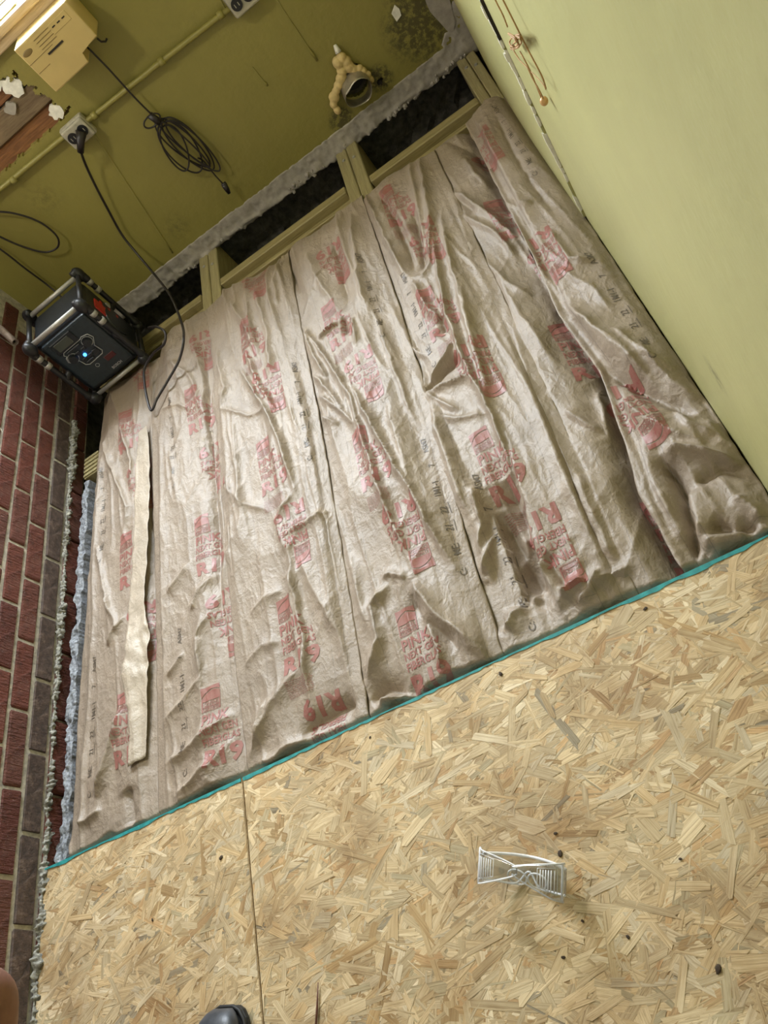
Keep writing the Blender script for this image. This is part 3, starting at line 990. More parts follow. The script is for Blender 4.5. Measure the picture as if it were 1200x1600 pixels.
# folds traced on the paper: (pixels, height, width on the left, width on the right) in metres
FOLDS = [
    # batt 1
    ([(160, 687), (200, 793), (193, 833)], .009, .010, .010), ([(190, 650), (207, 720), (205, 760)], .008, .012, .008),
    ([(150, 850), (160, 900), (172, 960)], .007, .008, .008), ([(150, 1250), (175, 1175), (197, 1105)], .012, .024, .012),
    ([(165, 1010), (195, 960)], .006, .008, .008), ([(120, 1290), (160, 1265)], .006, .012, .010), ([(165, 935), (185, 985)], .006, .009, .007),
    ([(205, 1290), (200, 1230)], -.012, .020, .012), ([(170, 600), (190, 660)], .006, .012, .012), ([(222, 640), (232, 900), (236, 1050)], -.008, .012, .012),
    # batt 2
    ([(258, 1125), (287, 1100), (322, 1055)], .007, .012, .016), ([(258, 1195), (300, 1170), (365, 1112)], .008, .012, .018),
    ([(275, 1245), (335, 1195), (364, 1150)], .008, .012, .018), ([(300, 957), (313, 927), (335, 895)], .006, .010, .012),
    ([(320, 1060), (312, 1000), (333, 955)], .006, .014, .010), ([(322, 510), (325, 620), (330, 760), (338, 900), (352, 1000)], -.012, .020, .010),
    ([(300, 520), (318, 600), (320, 690)], .007, .014, .010), ([(265, 700), (280, 780)], .004, .010, .010), ([(262, 930), (300, 880)], .006, .010, .014),
    ([(262, 1060), (290, 1020)], .005, .010, .010), ([(250, 640), (280, 633), (300, 640)], .004, .006, .006),
    ([(262, 560), (300, 590), (320, 650)], .006, .014, .010),
    # batt 3
    ([(377, 577), (420, 640), (450, 707), (463, 767)], .012, .010, .008), ([(463, 767), (435, 815), (453, 870)], .006, .010, .010),
    ([(385, 545), (412, 610), (440, 650)], .008, .010, .008), ([(335, 540), (355, 610), (348, 640)], .007, .010, .010),
    ([(360, 470), (392, 520), (405, 560)], .009, .012, .012), ([(400, 450), (420, 520), (430, 600)], .008, .012, .012),
    ([(450, 838), (480, 820), (514, 798)], .007, .010, .016), ([(457, 883), (480, 1007), (485, 1080)], .008, .012, .005),
    ([(398, 1165), (430, 1100), (478, 1040)], .009, .018, .022), ([(395, 1203), (430, 1185), (480, 1155)], .008, .012, .016),
    ([(386, 1190), (405, 1140), (420, 1090)], .008, .012, .012), ([(470, 1150), (520, 1110), (560, 1090)], -.014, .020, .020),
    ([(345, 640), (390, 650), (430, 640)], .004, .006, .008), ([(425, 380), (445, 450), (462, 520)], .007, .012, .008),
    ([(470, 870), (500, 930), (530, 990)], .006, .014, .014), ([(440, 400), (430, 440), (436, 480)], .008, .012, .012),
    ([(350, 760), (385, 790), (420, 800)], .005, .010, .012), ([(390, 960), (420, 930), (445, 925)], .004, .010, .014), ([(380, 1040), (410, 1010), (440, 1005)], .004, .010, .014),
    # batt 4
    ([(470, 507), (510, 560), (550, 617), (562, 660), (590, 740), (617, 817), (652, 895)], .011, .009, .007),
    ([(550, 600), (583, 660), (623, 730), (663, 793), (683, 837), (712, 890)], .014, .008, .009),
    ([(487, 583), (515, 610), (540, 645)], .008, .007, .007), ([(496, 615), (530, 640), (560, 668)], .008, .007, .007),
    ([(490, 555), (512, 590)], .008, .006, .006), ([(500, 650), (530, 665)], .005, .006, .006), ([(478, 520), (492, 560)], .009, .006, .006),
    ([(498, 532), (512, 520), (530, 508)], .009, .006, .006), ([(536, 498), (545, 525)], -.012, .007, .006), ([(552, 500), (558, 520), (560, 545)], .007, .006, .008),
    ([(647, 907), (665, 932), (692, 967), (737, 1000), (768, 1030)], .016, .016, .018), ([(640, 930), (670, 975), (720, 1015)], -.010, .014, .010),
    ([(658, 950), (690, 1018), (690, 1050)], .010, .007, .010), ([(573, 1063), (597, 1000), (583, 950), (612, 908)], .010, .012, .012),
    ([(575, 1095), (600, 1075), (660, 1085)], -.016, .018, .018), ([(590, 1100), (630, 1085), (655, 1088)], .012, .008, .010),
    ([(600, 905), (615, 898), (640, 905)], .006, .006, .010), ([(610, 640), (630, 700), (650, 760)], .006, .012, .012), ([(440, 380), (450, 420), (470, 460)], -.006, .01, .01),
    ([(480, 400), (500, 440), (520, 470)], .006, .012, .012), ([(548, 330), (560, 420), (580, 500)], .009, .012, .014), ([(520, 380), (535, 430), (545, 480)], -.008, .012, .012),
    ([(590, 500), (620, 580), (650, 660)], .007, .010, .008), ([(545, 860), (560, 920), (575, 990)], .005, .012, .012),
    # batt 5
    ([(567, 293), (600, 365), (625, 415), (640, 435)], .011, .012, .009), ([(640, 435), (663, 436), (677, 417), (675, 340), (655, 240)], .010, .009, .010),
    ([(645, 330), (655, 380), (660, 425)], -.016, .016, .014), ([(610, 330), (632, 375), (648, 425)], -.010, .010, .010),
    ([(640, 250), (655, 320), (668, 400)], .008, .010, .010), ([(590, 300), (620, 340), (650, 390)], -.008, .012, .010),
    ([(680, 370), (690, 430), (705, 500), (730, 567), (750, 610), (770, 643), (797, 717), (802, 785)], .012, .008, .008),
    ([(690, 330), (710, 420), (735, 510), (760, 600), (768, 640)], .008, .008, .008), ([(722, 440), (742, 520), (767, 612)], .008, .008, .010),
    ([(664, 610), (690, 585), (722, 555)], -.012, .012, .010), ([(664, 610), (700, 603), (742, 592)], .009, .008, .008),
    ([(664, 612), (690, 630), (722, 642)], .007, .007, .007), ([(666, 600), (690, 570), (715, 540)], .009, .008, .008), ([(680, 650), (720, 655), (765, 650)], .005, .006, .010),
    ([(608, 470), (640, 540), (668, 560)], .008, .010, .010), ([(645, 440), (675, 490), (700, 510)], .010, .012, .009), ([(690, 500), (700, 520)], -.01, .008, .008),
    ([(672, 640), (700, 720), (735, 810)], .009, .010, .018), ([(737, 758), (752, 812), (746, 870)], .011, .010, .012),
    ([(772, 820), (762, 858), (750, 896)], .011, .010, .012), ([(813, 820), (806, 860), (800, 885)], .008, .012, .012),
    ([(851, 876), (843, 905), (825, 940)], .016, .012, .018), ([(790, 985), (800, 960), (820, 945)], .010, .010, .012), ([(750, 905), (770, 940), (785, 990)], -.010, .014, .014),
    ([(800, 700), (825, 790), (834, 850), (850, 895), (882, 962)], .016, .004, .055), ([(790, 740), (812, 810), (825, 870), (850, 930)], -.022, .040, .014),
    ([(785, 470), (830, 600), (880, 730), (930, 850)], .010, .030, .030), ([(880, 935), (895, 920), (920, 910)], .016, .010, .012), ([(905, 945), (925, 925), (940, 890)], .012, .010, .010),
    ([(930, 915), (960, 895), (985, 885)], .008, .010, .010), ([(700, 290), (740, 400), (775, 470)], .006, .014, .010), ([(850, 870), (880, 905), (900, 930)], -.010, .012, .012),
    ([(770, 790), (800, 850), (835, 915), (850, 955)], -.020, .050, .022), ([(905, 740), (940, 830), (960, 890)], .010, .030, .026), ([(640, 560), (690, 680), (730, 790)], .008, .016, .040),
    ([(590, 420), (640, 520), (690, 640), (740, 760)], -.006, .02, .02), ([(455, 560), (500, 760), (545, 980)], .007, .030, .014), ([(340, 560), (352, 760), (372, 1000)], .007, .012, .030),
    ([(250, 640), (254, 900), (258, 1180)], .006, .010, .026),
    # batt 6
    ([(700, 293), (767, 337), (802, 365)], .009, .010, .010), ([(720, 333), (777, 367), (805, 400)], .009, .010, .010), ([(712, 310), (745, 330)], -.006, .008, .008),
    ([(745, 395), (790, 440), (830, 460)], .007, .010, .012), ([(880, 640), (920, 665), (945, 672)], .008, .006, .012), ([(720, 240), (760, 290)], .007, .012, .012),
    ([(930, 600), (945, 660), (950, 690)], .008, .010, .008), ([(690, 215), (730, 225), (760, 250)], -.006, .014, .014), ([(770, 420), (820, 500), (870, 570)], .007, .016, .016),
    ([(985, 690), (1010, 760), (1040, 830)], .014, .012, .014), ([(1030, 770), (1045, 800), (1062, 850)], .010, .010, .010),
    # batt 7
    ([(788, 322), (815, 330), (840, 326)], .008, .010, .012), ([(862, 365), (896, 418), (935, 414)], .009, .008, .012),
    ([(872, 488), (925, 515), (967, 552), (1017, 594)], .018, .022, .020), ([(928, 570), (1000, 608), (1060, 636), (1092, 648)], -.020, .016, .018),
    ([(935, 605), (985, 640), (1040, 680), (1110, 700)], .012, .014, .022), ([(1033, 713), (1090, 712), (1162, 720)], .016, .010, .010),
    ([(1085, 757), (1130, 732), (1170, 735)], -.012, .012, .014), ([(1078, 767), (1085, 800), (1094, 840)], .016, .008, .018),
    ([(1110, 818), (1147, 832), (1190, 820)], -.016, .016, .012), ([(1030, 712), (1060, 745), (1074, 780), (1078, 817), (1091, 885)], -.022, .010, .012),
    ([(1100, 850), (1130, 845), (1170, 835)], .012, .010, .012), ([(1100, 870), (1120, 855)], -.008, .01, .01), ([(960, 520), (1010, 560), (1060, 580)], .008, .012, .012),
    ([(1000, 540), (1050, 600), (1100, 620)], .007, .010, .010), ([(880, 430), (930, 460), (960, 490)], .006, .010, .012), ([(1100, 650), (1130, 690), (1160, 700)], .008, .010, .008),
    ([(755, 200), (790, 290), (830, 370)], .012, .016, .020), ([(800, 340), (850, 430), (880, 470)], .012, .014, .016), ([(1150, 780), (1180, 800), (1195, 815)], .010, .01, .01),
    ([(775, 180), (820, 270), (870, 340)], -.006, .010, .010), ([(1050, 640), (1080, 670), (1120, 680)], .007, .008, .008),
]
_FP = []
for pts, h, wl_, wr_ in FOLDS:
    _FP.append((np.array([fl(x, y)[:2] for x, y in pts]), h, wl_, wr_))


def folds(x, y):
    z = np.zeros_like(x)
    for P, h, wl_, wr_ in _FP:
        m_ = 3.2 * max(wl_, wr_)
        sel = (x > P[:, 0].min() - m_) & (x < P[:, 0].max() + m_) & (y > P[:, 1].min() - m_) & (y < P[:, 1].max() + m_)
        if not sel.any():
            continue
        xs, ys = x[sel], y[sel]
        xs = xs + 0.006 * (vnoise(xs * 30, ys * 30, 11) - .5)
        ys = ys + 0.006 * (vnoise(xs * 30, ys * 30, 12) - .5)
        best = np.full(xs.shape, 1e9)
        side = np.zeros(xs.shape)
        along = np.zeros(xs.shape)
        seglen = np.linalg.norm(P[1:] - P[:-1], axis=1)
        tot = seglen.sum()
        acc = 0
        for i in range(len(P) - 1):
            a, b2 = P[i], P[i + 1]
            d = b2 - a
            t = np.clip(((xs - a[0]) * d[0] + (ys - a[1]) * d[1]) / (d @ d), 0, 1)
            ex, ey = xs - a[0] - t * d[0], ys - a[1] - t * d[1]
            dist = np.hypot(ex, ey)
            bt = dist < best
            best = np.where(bt, dist, best)
            side = np.where(bt, np.sign(ex), side)
            along = np.where(bt, (acc + t * seglen[i]) / tot, along)
            acc += seglen[i]
        w_ = np.where(side < 0, wl_, wr_)
        tap = np.clip(np.minimum(along, 1 - along) / 0.18, 0.12, 1) ** 0.8
        z[sel] += 1.95 * h * tap * np.exp(-(best / (w_ * 1.05)) ** 1.12)
    return z


def wrinkles(x, y):
    wx = x + 0.020 * (vnoise(x * 9, y * 6, 21) - .5)
    wy = y + 0.030 * (vnoise(x * 8, y * 7, 22) - .5)
    mask = vnoise(x * 6, y * 4, 23)
    a = 0.0095 * (ridged(wx * 10.5, wy * 1.5, 24) ** 3 - 0.22) * (0.45 + mask)
    a2 = 0.0048 * (ridged(wx * 25 + wy * 2.0, wy * 3.2, 27) ** 2.5 - 0.25) * (0.4 + mask)
    d1, d2 = wx * 0.80 - wy * 0.60, wx * 0.60 + wy * 0.80
    b2 = 0.0042 * (ridged(d1 * 16, d2 * 3.5, 25) ** 3 - 0.2) * np.clip(mask * 2.2 - 0.9, 0, 1)
    c2 = 0.0013 * (ridged(wx * 52 + wy * 9, wy * 24, 26) ** 2 - 0.3) + a2
    return a + b2 + c2


CROWN = {1: .010, 2: .014, 3: .016, 4: .016, 5: .016, 6: .004, 7: .026}
YEND = {1: 2.19, 2: 2.262, 3: 2.268, 4: 2.262, 5: 2.228, 6: 2.228, 7: 2.236}
LEXT = {1: 0, 2: 0, 3: 0, 4: .028, 5: .028, 6: .028, 7: 0}
REXT = {1: .028, 2: .028, 3: 0, 4: 0, 5: 0, 6: .030, 7: 0}
LABELS = {1: 'paper-faced insulation batt along the brick wall, partly covered by a plain paper strip',
          2: 'paper-faced insulation batt second from the brick wall, below the looping power cord',
          3: 'paper-faced insulation batt third from the brick wall, ending at the subfloor seam',
          4: 'paper-faced insulation batt in the middle, fourth from the brick wall',
          5: 'paper-faced insulation batt third from the right wall, with a deep hollow at the subfloor edge',
          6: 'narrow paper-faced insulation batt tucked under the bulging one by the right wall',
          7: 'bulging paper-faced insulation batt pressed against the green right wall'}
BATT = {}
STEP = 0.0031
for k in range(1, 8):
    y0, y1 = 0.572, YEND[k]
    nv = int((y1 - y0) / STEP)
    wid = float(seam(k, 1.4) - seam(k - 1, 1.4)) + LEXT[k] + REXT[k]
    nu = int(wid / STEP)
    u = np.linspace(0, 1, nu + 1)[None, :]
    v = np.linspace(0, 1, nv + 1)[:, None]
    y = np.broadcast_to(y0 + (y1 - y0) * v, (nv + 1, nu + 1)).copy()
    y += 0.030 * (vnoise(np.broadcast_to(u, y.shape) * 6 + k * 9, 0 * y, 31) - .5) * sstep(0.93, 1.0, np.broadcast_to(v, y.shape))
    sl_, sr_ = seam(k - 1, y), seam(k, y)
    xl_, xr_ = sl_ - LEXT[k], sr_ + REXT[k]
    edge = 0.003 * (vnoise(y * 30, 0 * y + k, 33) - .5)
    x = xl_ + (xr_ - xl_) * u + edge
    uu = np.clip((x - sl_) / (sr_ - sl_), 0, 1)
    z = -0.0125 + CROWN[k] * np.sin(math.pi * uu) ** 0.7 + folds(x, y) + wrinkles(x, y)
    if k == 6:
        z -= 0.024 * sstep(0.3, 1.0, uu)
    if k == 5:
        z -= 0.010 * np.exp(-((uu - 0.45) / 0.3) ** 2) * sstep(1.1, 0.7, y)
    # side tabs lie flat; the lapping edge sits on top of its neighbour
    if LEXT[k]:
        z -= 0.0030 * sstep(0.003, -0.003, x - sl_)
    elif k > 1:
        tabw = sstep(0.034, 0.020, x - sl_)
        z = z * (1 - .55 * tabw) + (-0.0085) * .55 * tabw + 0.002 * tabw
    if REXT[k]:
        z -= 0.0030 * sstep(-0.003, 0.003, x - sr_)
        if k == 6:
            z -= 0.008 * sstep(-0.02, 0.0, x - sr_)
    elif k < 7:
        tabw = sstep(0.036, 0.022, sr_ - x)
        z = z * (1 - .6 * tabw) + (-0.0085) * .6 * tabw + 0.0022 * tabw
    if k == 7:
        z += 0.010 * sstep(0.10, 0.0, uu) * (y < 1.9) - 0.010 * sstep(0.82, 1.0, uu)
    # dives under the subfloor edge
    dive = sstep(YO - 0.001, YO + 0.006 + 0.020 * vnoise(x * 25, 0 * x, 35), y)
    z = np.where(y < YO + 0.06, -0.024 * (1 - dive) + np.minimum(z, 0.002 + 0.5 * (y - YO)) * dive, z)
    z = np.where(y < YO + 0.001, np.minimum(z, -0.0205), z)
    # rolls down at the far end
    z -= 0.045 * sstep(0.955, 1.0, np.broadcast_to(v, y.shape)) ** 1.5
    if k in (3, 4):
        z -= 0.030 * sstep(2.10, 2.25, y) * sstep(0.25, 0.0, np.abs(uu - (0.72 if k == 3 else 0.45)) - 0.12)
    z = np.minimum(z, 0.045)
    for ja, jb, _l in JO:
        onj = (x > ja - 0.006) & (x < jb + 0.006) & (y > YO + 0.002) & (np.broadcast_to(v, y.shape) < 0.97)
        z = np.where(onj, np.maximum(z, -0.0166), z)
    V = np.stack([x, y, z], -1).reshape(-1, 3)
    # skirt
    rim = []
    W_ = nu + 1
    idx = lambda j, i: j * W_ + i
    jj, ii = np.meshgrid(np.arange(nv), np.arange(nu), indexing='ij')
    a = (jj * W_ + ii).ravel()
    F = np.stack([a, a + 1, a + W_ + 1, a + W_], -1)
    ring = [idx(0, i) for i in range(nu + 1)] + [idx(j, nu) for j in range(1, nv + 1)] + [idx(nv, i) for i in range(nu - 1, -1, -1)] + [idx(j, 0) for j in range(nv - 1, 0, -1)]
    depth = np.full(len(ring), 0.002)
    for q, r in enumerate(ring):
        if r % W_ == 0 and k == 1:
            depth[q] = 0.10
        if r // W_ == nv:
            depth[q] = 0.09
    sk = V[ring].copy()
    sk[:, 2] -= depth
    n0 = len(V)
    V = np.vstack([V, sk])
    n = len(ring)
    q = np.arange(n)
    SF = np.stack([np.array(ring)[q], n0 + q, n0 + (q + 1) % n, np.array(ring)[(q + 1) % n]], -1)
    F = np.vstack([F, SF])
    me = bpy.data.meshes.new('paper_facing')
    me.from_pydata(V.tolist(), [], F.tolist())
    uvx = np.concatenate([((sr_ - x) if k in (3, 4, 5) else (x - sl_)).ravel(), np.zeros(n) - 1])
    uvy = np.concatenate([y.ravel(), np.zeros(n)])
    ul = me.uv_layers.new(name='UVMap')
    li = F.ravel()
    ul.data.foreach_set('uv', np.stack([uvx[li], uvy[li]], -1).astype(np.float32).ravel())
    root = empty('insulation_batt', ((float(x[0, 0]) + float(x[0, -1])) / 2, 1.4, -0.1))
    tag(root, LABELS[k], 'insulation', 'insulation batts between the joists')
    o = link('paper_facing', me, 'kraft', root, True)
    o.location = (-root.location.x, -root.location.y, -root.location.z)
    BATT[k] = dict(x=x, y=y, z=z, root=root, nu=nu, nv=nv)


def batt_z(k, px_, py_):
    B = BATT[k]
    vy = (py_ - 0.572) / (YEND[k] - 0.572) * B['nv']
    j = np.clip(np.floor(vy).astype(int), 0, B['nv'] - 1)
    tj = np.clip(vy - j, 0, 1)
    xl_ = B['x'][j, 0] * (1 - tj) + B['x'][j + 1, 0] * tj
    xr_ = B['x'][j, -1] * (1 - tj) + B['x'][j + 1, -1] * tj
    ux = (px_ - xl_) / (xr_ - xl_) * B['nu']
    i = np.clip(np.floor(ux).astype(int), 0, B['nu'] - 1)
    ti = np.clip(ux - i, 0, 1)
    Z = B['z']
    z = (Z[j, i] * (1 - ti) + Z[j, i + 1] * ti) * (1 - tj) + (Z[j + 1, i] * (1 - ti) + Z[j + 1, i + 1] * ti) * tj
    ok = (ux > 1) & (ux < B['nu'] - 1) & (vy > 1) & (vy < B['nv'] - 2)
    return z, ok


# ------------------------------------------------------------------ printed lettering
def text_flat(items, grid=0.0075):
    """items: (text, x, y, size, width or None, bold) -> flat verts/faces cut on a grid"""
    V, F = [], []
    for body, tx, ty, size, width, bold in items:
        cu = bpy.data.curves.new('lettering', 'FONT')
        cu.body = body
        cu.size = size
        cu.offset = bold
        cu.resolution_u = 2
        ob = bpy.data.objects.new('lettering_tmp', cu)
        col.objects.link(ob)
        bpy.context.view_layer.update()
        dg = bpy.context.evaluated_depsgraph_get()
        me = ob.evaluated_get(dg).to_mesh()
        vv = np.array([v.co[:] for v in me.vertices])
        ff = [tuple(p.vertices) for p in me.polygons]
        ob.evaluated_get(dg).to_mesh_clear()
        bpy.data.objects.remove(ob)
        bpy.data.curves.remove(cu)
        vv[:, 0] -= vv[:, 0].min()
        if width:
            vv[:, 0] *= width / vv[:, 0].max()
        vv[:, 0] += tx
        vv[:, 1] += ty
        o = len(V)
        V += vv.tolist()
        F += [tuple(i + o for i in f) for f in ff]
    return V, F


def cut_grid(V, F, grid):
    bm = bmesh.new()
    vs = [bm.verts.new((p[0], p[1], 0)) for p in V]
    for f in F:
        try:
            bm.faces.new([vs[i] for i in f])
        except ValueError:
            pass
    for ax in (0, 1):
        lo = min(p[ax] for p in V)
        hi = max(p[ax] for p in V)
        c_ = math.floor(lo / grid) * grid + grid
        while c_ < hi:
            pl = [0, 0, 0]
            pl[ax] = c_
            no = [0, 0, 0]
            no[ax] = 1
            bmesh.ops.bisect_plane(bm, geom=bm.verts[:] + bm.edges[:] + bm.faces[:], plane_co=pl, plane_no=no)
            c_ += grid
    bmesh.ops.triangulate(bm, faces=bm.faces[:])
    bm.verts.index_update()
    vv = np.array([v.co[:2] for v in bm.verts])
    ff = np.array([[v.index for v in f.verts] for f in bm.faces])
    bm.free()
    return vv, ff


# red block: emblem box with an arc, brand line, then four lines of lettering (origin top left, y down negative)
W = 0.092
V, F = [], []


def rect(x0, y0, x1, y1):
    o = len(V)
    V.extend([(x0, y0), (x1, y0), (x1, y1), (x0, y1)])
    F.append((o, o + 1, o + 2, o + 3))


def quad_band(fn_a, fn_b, x0, x1, n=14):
    for i in range(n):
        a_, b2 = x0 + (x1 - x0) * i / n, x0 + (x1 - x0) * (i + 1) / n
        o = len(V)
        V.extend([(a_, fn_a(a_)), (b2, fn_a(b2)), (b2, fn_b(b2)), (a_, fn_b(a_))])
        F.append((o, o + 1, o + 2, o + 3))


lw, lh = 0.046, 0.058
arc = lambda x: -0.034 + 0.026 * math.sqrt(max(0, 1 - ((x - lw * .62) / (lw * .66)) ** 2))
arc2 = lambda x: arc(x) - 0.0028
quad_band(lambda x: 0.0, arc, 0.0, lw)
quad_band(arc2, lambda x: min(arc2(x), -0.0335), 0.0, lw)
rect(0, -0.0475, lw, -0.0455)
rect(0, -lh, lw, -0.0565)
rect(0, -lh, 0.003, -0.0335)
rect(lw - 0.003, -lh, lw, -0.0335)
tv, tf = text_flat([('OWENS', 0.005, -0.0445, 0.0125, lw - 0.010, 0.0002), ('CORNING', 0.004, -0.0552, 0.0105, lw - 0.008, 0.0002),
                    ('PINK', 0.0, -0.089, 0.034, 0.068, 0.0009), ('NEXT GEN', 0.0, -0.113, 0.024, 0.082, 0.0005), ('FIBERGLAS', 0.0, -0.137, 0.024, 0.086, 0.0005),
                    ('R19', 0.0, -0.188, 0.056, 0.092, 0.0022)])
o = len(V)
V += [(p[0], p[1]) for p in tv]
F += [tuple(i + o for i in f) for f in tf]
BLK_V, BLK_F = cut_grid(V, F, 0.006)
# fine-print paragraph: rows of short dashes (too small to read in the photograph)
V, F = [], []
for r in range(9):
    x_ = 0.0
    while x_ < 0.075:
        w_ = random.uniform(0.003, 0.012)
        rect(x_, -0.0055 * r - 0.0016, min(0.078, x_ + w_), -0.0055 * r)
        x_ += w_ + 0.002
FP_V, FP_F = cut_grid(V, F, 0.006)
STAMPS = []
for body_, off_ in (('C:', 0.0), ('ME:', 0.052), ('21', 0.110), ('22', 0.155), ('1M1-1', 0.205), ('7', 0.290), ('ASM7', 0.335)):
    tv, tf = text_flat([(body_, off_, 0, 0.019, None, 0.0002)])
    if body_ in ('21', '22'):
        o = len(tv)
        tv = list(tv) + [(off_ - .002, -.0058), (off_ + .026, -.0058), (off_ + .026, -.0044), (off_ - .002, -.0044)]
        tf = list(tf) + [(o, o + 1, o + 2, o + 3)]
    STAMPS.append(cut_grid([(p[0], p[1]) for p in tv], tf, 0.006))


def place(name, k, V2, F2, x0, y0, ang, scale, material, lift=0.0009):
    ca, sa = math.cos(ang), math.sin(ang)
    X_ = x0 + scale * (V2[:, 0] * ca - V2[:, 1] * sa)
    Y_ = y0 + scale * (V2[:, 0] * sa + V2[:, 1] * ca)
    # the print wanders with the crumpled paper
    X_ = X_ + 0.006 * (vnoise(X_ * 22, Y_ * 16, 41) - .5)
    Y_ = Y_ + 0.006 * (vnoise(X_ * 22, Y_ * 16, 42) - .5)
    Z_, ok = batt_z(k, X_, Y_)
    keep = ok[F2].all(axis=1) & (Y_[F2].min(axis=1) > YO + 0.004)
    F3 = F2[keep]
    if len(F3) == 0:
        return
    used = np.unique(F3)
    remap = -np.ones(len(V2), int)
    remap[used] = np.arange(len(used))
    root = BATT[k]['root']
    P = np.stack([X_, Y_, Z_ + lift], -1)[used] - np.array(root.location)
    return pydata(name, P.tolist(), remap[F3].tolist(), material, root)


COLX = {1: (-1.392, .947), 2: (-1.108, .839), 3: (-.874, .963), 4: (-.589, .794), 5: (-.315, 1.111), 6: (-.062, .785), 7: (None, .85)}
for k in range(1, 8):
    ax, ay = COLX[k]
    for n in range(-2, 4):
        if ax is not None:
            yy = ay + 0.510 * n
            if 0.60 < yy < 2.3:
                place('red_print', k, BLK_V, BLK_F, ax, yy, 0.0, 1.0, 'red_ink')
                if k in (3, 4, 5):
                    place('fine_print', k, FP_V, FP_F, ax + 0.004, yy - 0.212, 0.0, 0.8, 'red_ink')
            yb = ay - 0.455 + 0.510 * (n + 1)
            if 0.5 < yb < 2.3:
                place('red_print', k, BLK_V, BLK_F, ax + 0.118, yb, math.pi, 1.0, 'red_ink')
        else:
            yb = ay + 0.515 * n
            if 0.4 < yb < 2.3:
                place('red_print', k, BLK_V, BLK_F, 0.045, yb, math.pi, 1.0, 'red_ink')
STAMP = [(1, -1.497, 0.72), (1, -1.487, 1.40), (2, -1.188, 0.66), (2, -1.185, 1.50), (3, -.725, 1.30), (4, -.432, 0.80), (4, -.445, 1.55), (5, -.345, 0.63), (5, -.345, 1.36), (7, .075, 1.02), (7, .072, 1.75)]
for k, sx_, sy_ in STAMP:
    for sv_, sf_ in STAMPS:
        place('date_stamp', k, sv_, sf_, sx_ + 0.02, sy_, math.pi / 2, 1.0, 'black_ink')

# plain paper strip lying on the first batt
pts = [(219, 668), (219, 720), (217, 800), (213, 880), (209, 950), (213, 1000), (210, 1050), (213, 1110), (211, 1190)]
wpx = [7, 12, 12, 12, 12, 15, 16, 11, 9]
P = catmull([fl(*p, 0.012) for p in pts], 10)
Wd = np.interp(np.linspace(0, len(pts) - 1, len(P)), range(len(pts)), wpx) * 0.00245
V, F = [], []
nn = 12
for i, c_ in enumerate(P):
    for j in range(nn + 1):
        xx = c_[0] + Wd[i] * (2 * j / nn - 1) + 0.003 * (float(vnoise(i * .8, j * .2, 51)) - .5)
        yy = c_[1] + 0.01 * (j / nn - .5)
        zz, _ok = batt_z(1, np.array([xx]), np.array([yy]))
        kink = 0.010 * math.exp(-((c_[1] - 1.02) / 0.10) ** 2) * float(ridged(xx * 40 + yy * 10, yy * 22, 52))
        base_ = max(float(zz[0]), -0.006)
        V.append((xx, yy, base_ + 0.005 + kink + 0.0045 * float(ridged(xx * 22 + yy * 9, yy * 26, 53)) ** 2))
for i in range(len(P) - 1):
    for j in range(nn):
        a = i * (nn + 1) + j
        F.append((a, a + 1, a + nn + 2, a + nn + 1))
ps = pydata('paper_strip', V, F, 'kraft_plain', None, True)
md = ps.modifiers.new('thickness', 'SOLIDIFY')
md.thickness = 0.0008
tag(ps, 'long plain tan paper strip lying on the batt next to the bricks', 'paper strip')

# ------------------------------------------------------------------ radio
R_Z = 0.03
radio = empty('jobsite_radio', (-1.386, 2.203, R_Z), (-0.025, 0.039, 0.162))
tag(radio, 'black jobsite radio in a roll cage with silver bars, glowing blue button', 'radio')
A_, D_, HH = 0.091, 0.092, 0.267
body = box('body', (-0.110, -0.088, 0.004), (0.110, 0.090, 0.258), 'radio_body', radio, 0.022, 3)
# front face panel and details
fp = box('front_panel', (-0.094, -0.098, 0.022), (0.094, -0.080, 0.242), 'radio_panel', radio, 0.010, 2)
yf = -0.0985
box('display_bezel', (-0.070, yf - 0.003, 0.185), (0.020, yf + 0.002, 0.232), 'radio_body', fp, 0.003)
box('display', (-0.058, yf - 0.0045, 0.193), (0.002, yf - 0.001, 0.224), 'lcd', fp, 0.001)


def ring_bm(bm, cx, cz, r, t, y0, y1, n=24):
    o_ = []
    for k_ in range(n):
        a = 2 * math.pi * k_ / n
        o_.append([bm.verts.new((cx + rr * math.cos(a), y, cz + rr * math.sin(a))) for rr, y in ((r, y0), (r, y1), (r - t, y1), (r - t, y0))])
    for k_ in range(n):
        a, b2 = o_[k_], o_[(k_ + 1) % n]
        for q in range(4):
            bm.faces.new((a[q], b2[q], b2[(q + 1) % 4], a[(q + 1) % 4]))


# silver outlined control plate: closed wire around both knobs and the keypad
outl = [(-0.055, 0.170), (-0.060, 0.178), (-0.052, 0.186), (0.022, 0.186), (0.028, 0.190), (0.050, 0.184), (0.056, 0.165), (0.042, 0.148), (0.036, 0.142),
        (0.040, 0.112), (0.032, 0.104), (-0.026, 0.102), (-0.036, 0.110), (-0.040, 0.134), (-0.060, 0.140), (-0.068, 0.152), (-0.063, 0.166), (-0.055, 0.170)]
tube('control_outline', [(x_, yf - 0.001, z_) for x_, z_ in outl], 0.0016, 'silver_line', fp, 6)
for kx, kz in ((0.030, 0.166), (-0.046, 0.152)):
    bm = bmesh.new()
    bmesh.ops.create_cone(bm, cap_ends=True, segments=24, radius1=0.016, radius2=0.014, depth=0.014, matrix=Matrix.Translation((kx, yf - 0.006, kz)) @ Matrix.Rotation(math.pi / 2, 4, 'X'))
    kn = frombm('knob', bm, 'radio_body', fp)
    bm = bmesh.new()
    ring_bm(bm, kx, kz, 0.0185, 0.0016, yf - 0.002, yf + 0.001)
    frombm('knob_ring', bm, 'silver_line', kn)
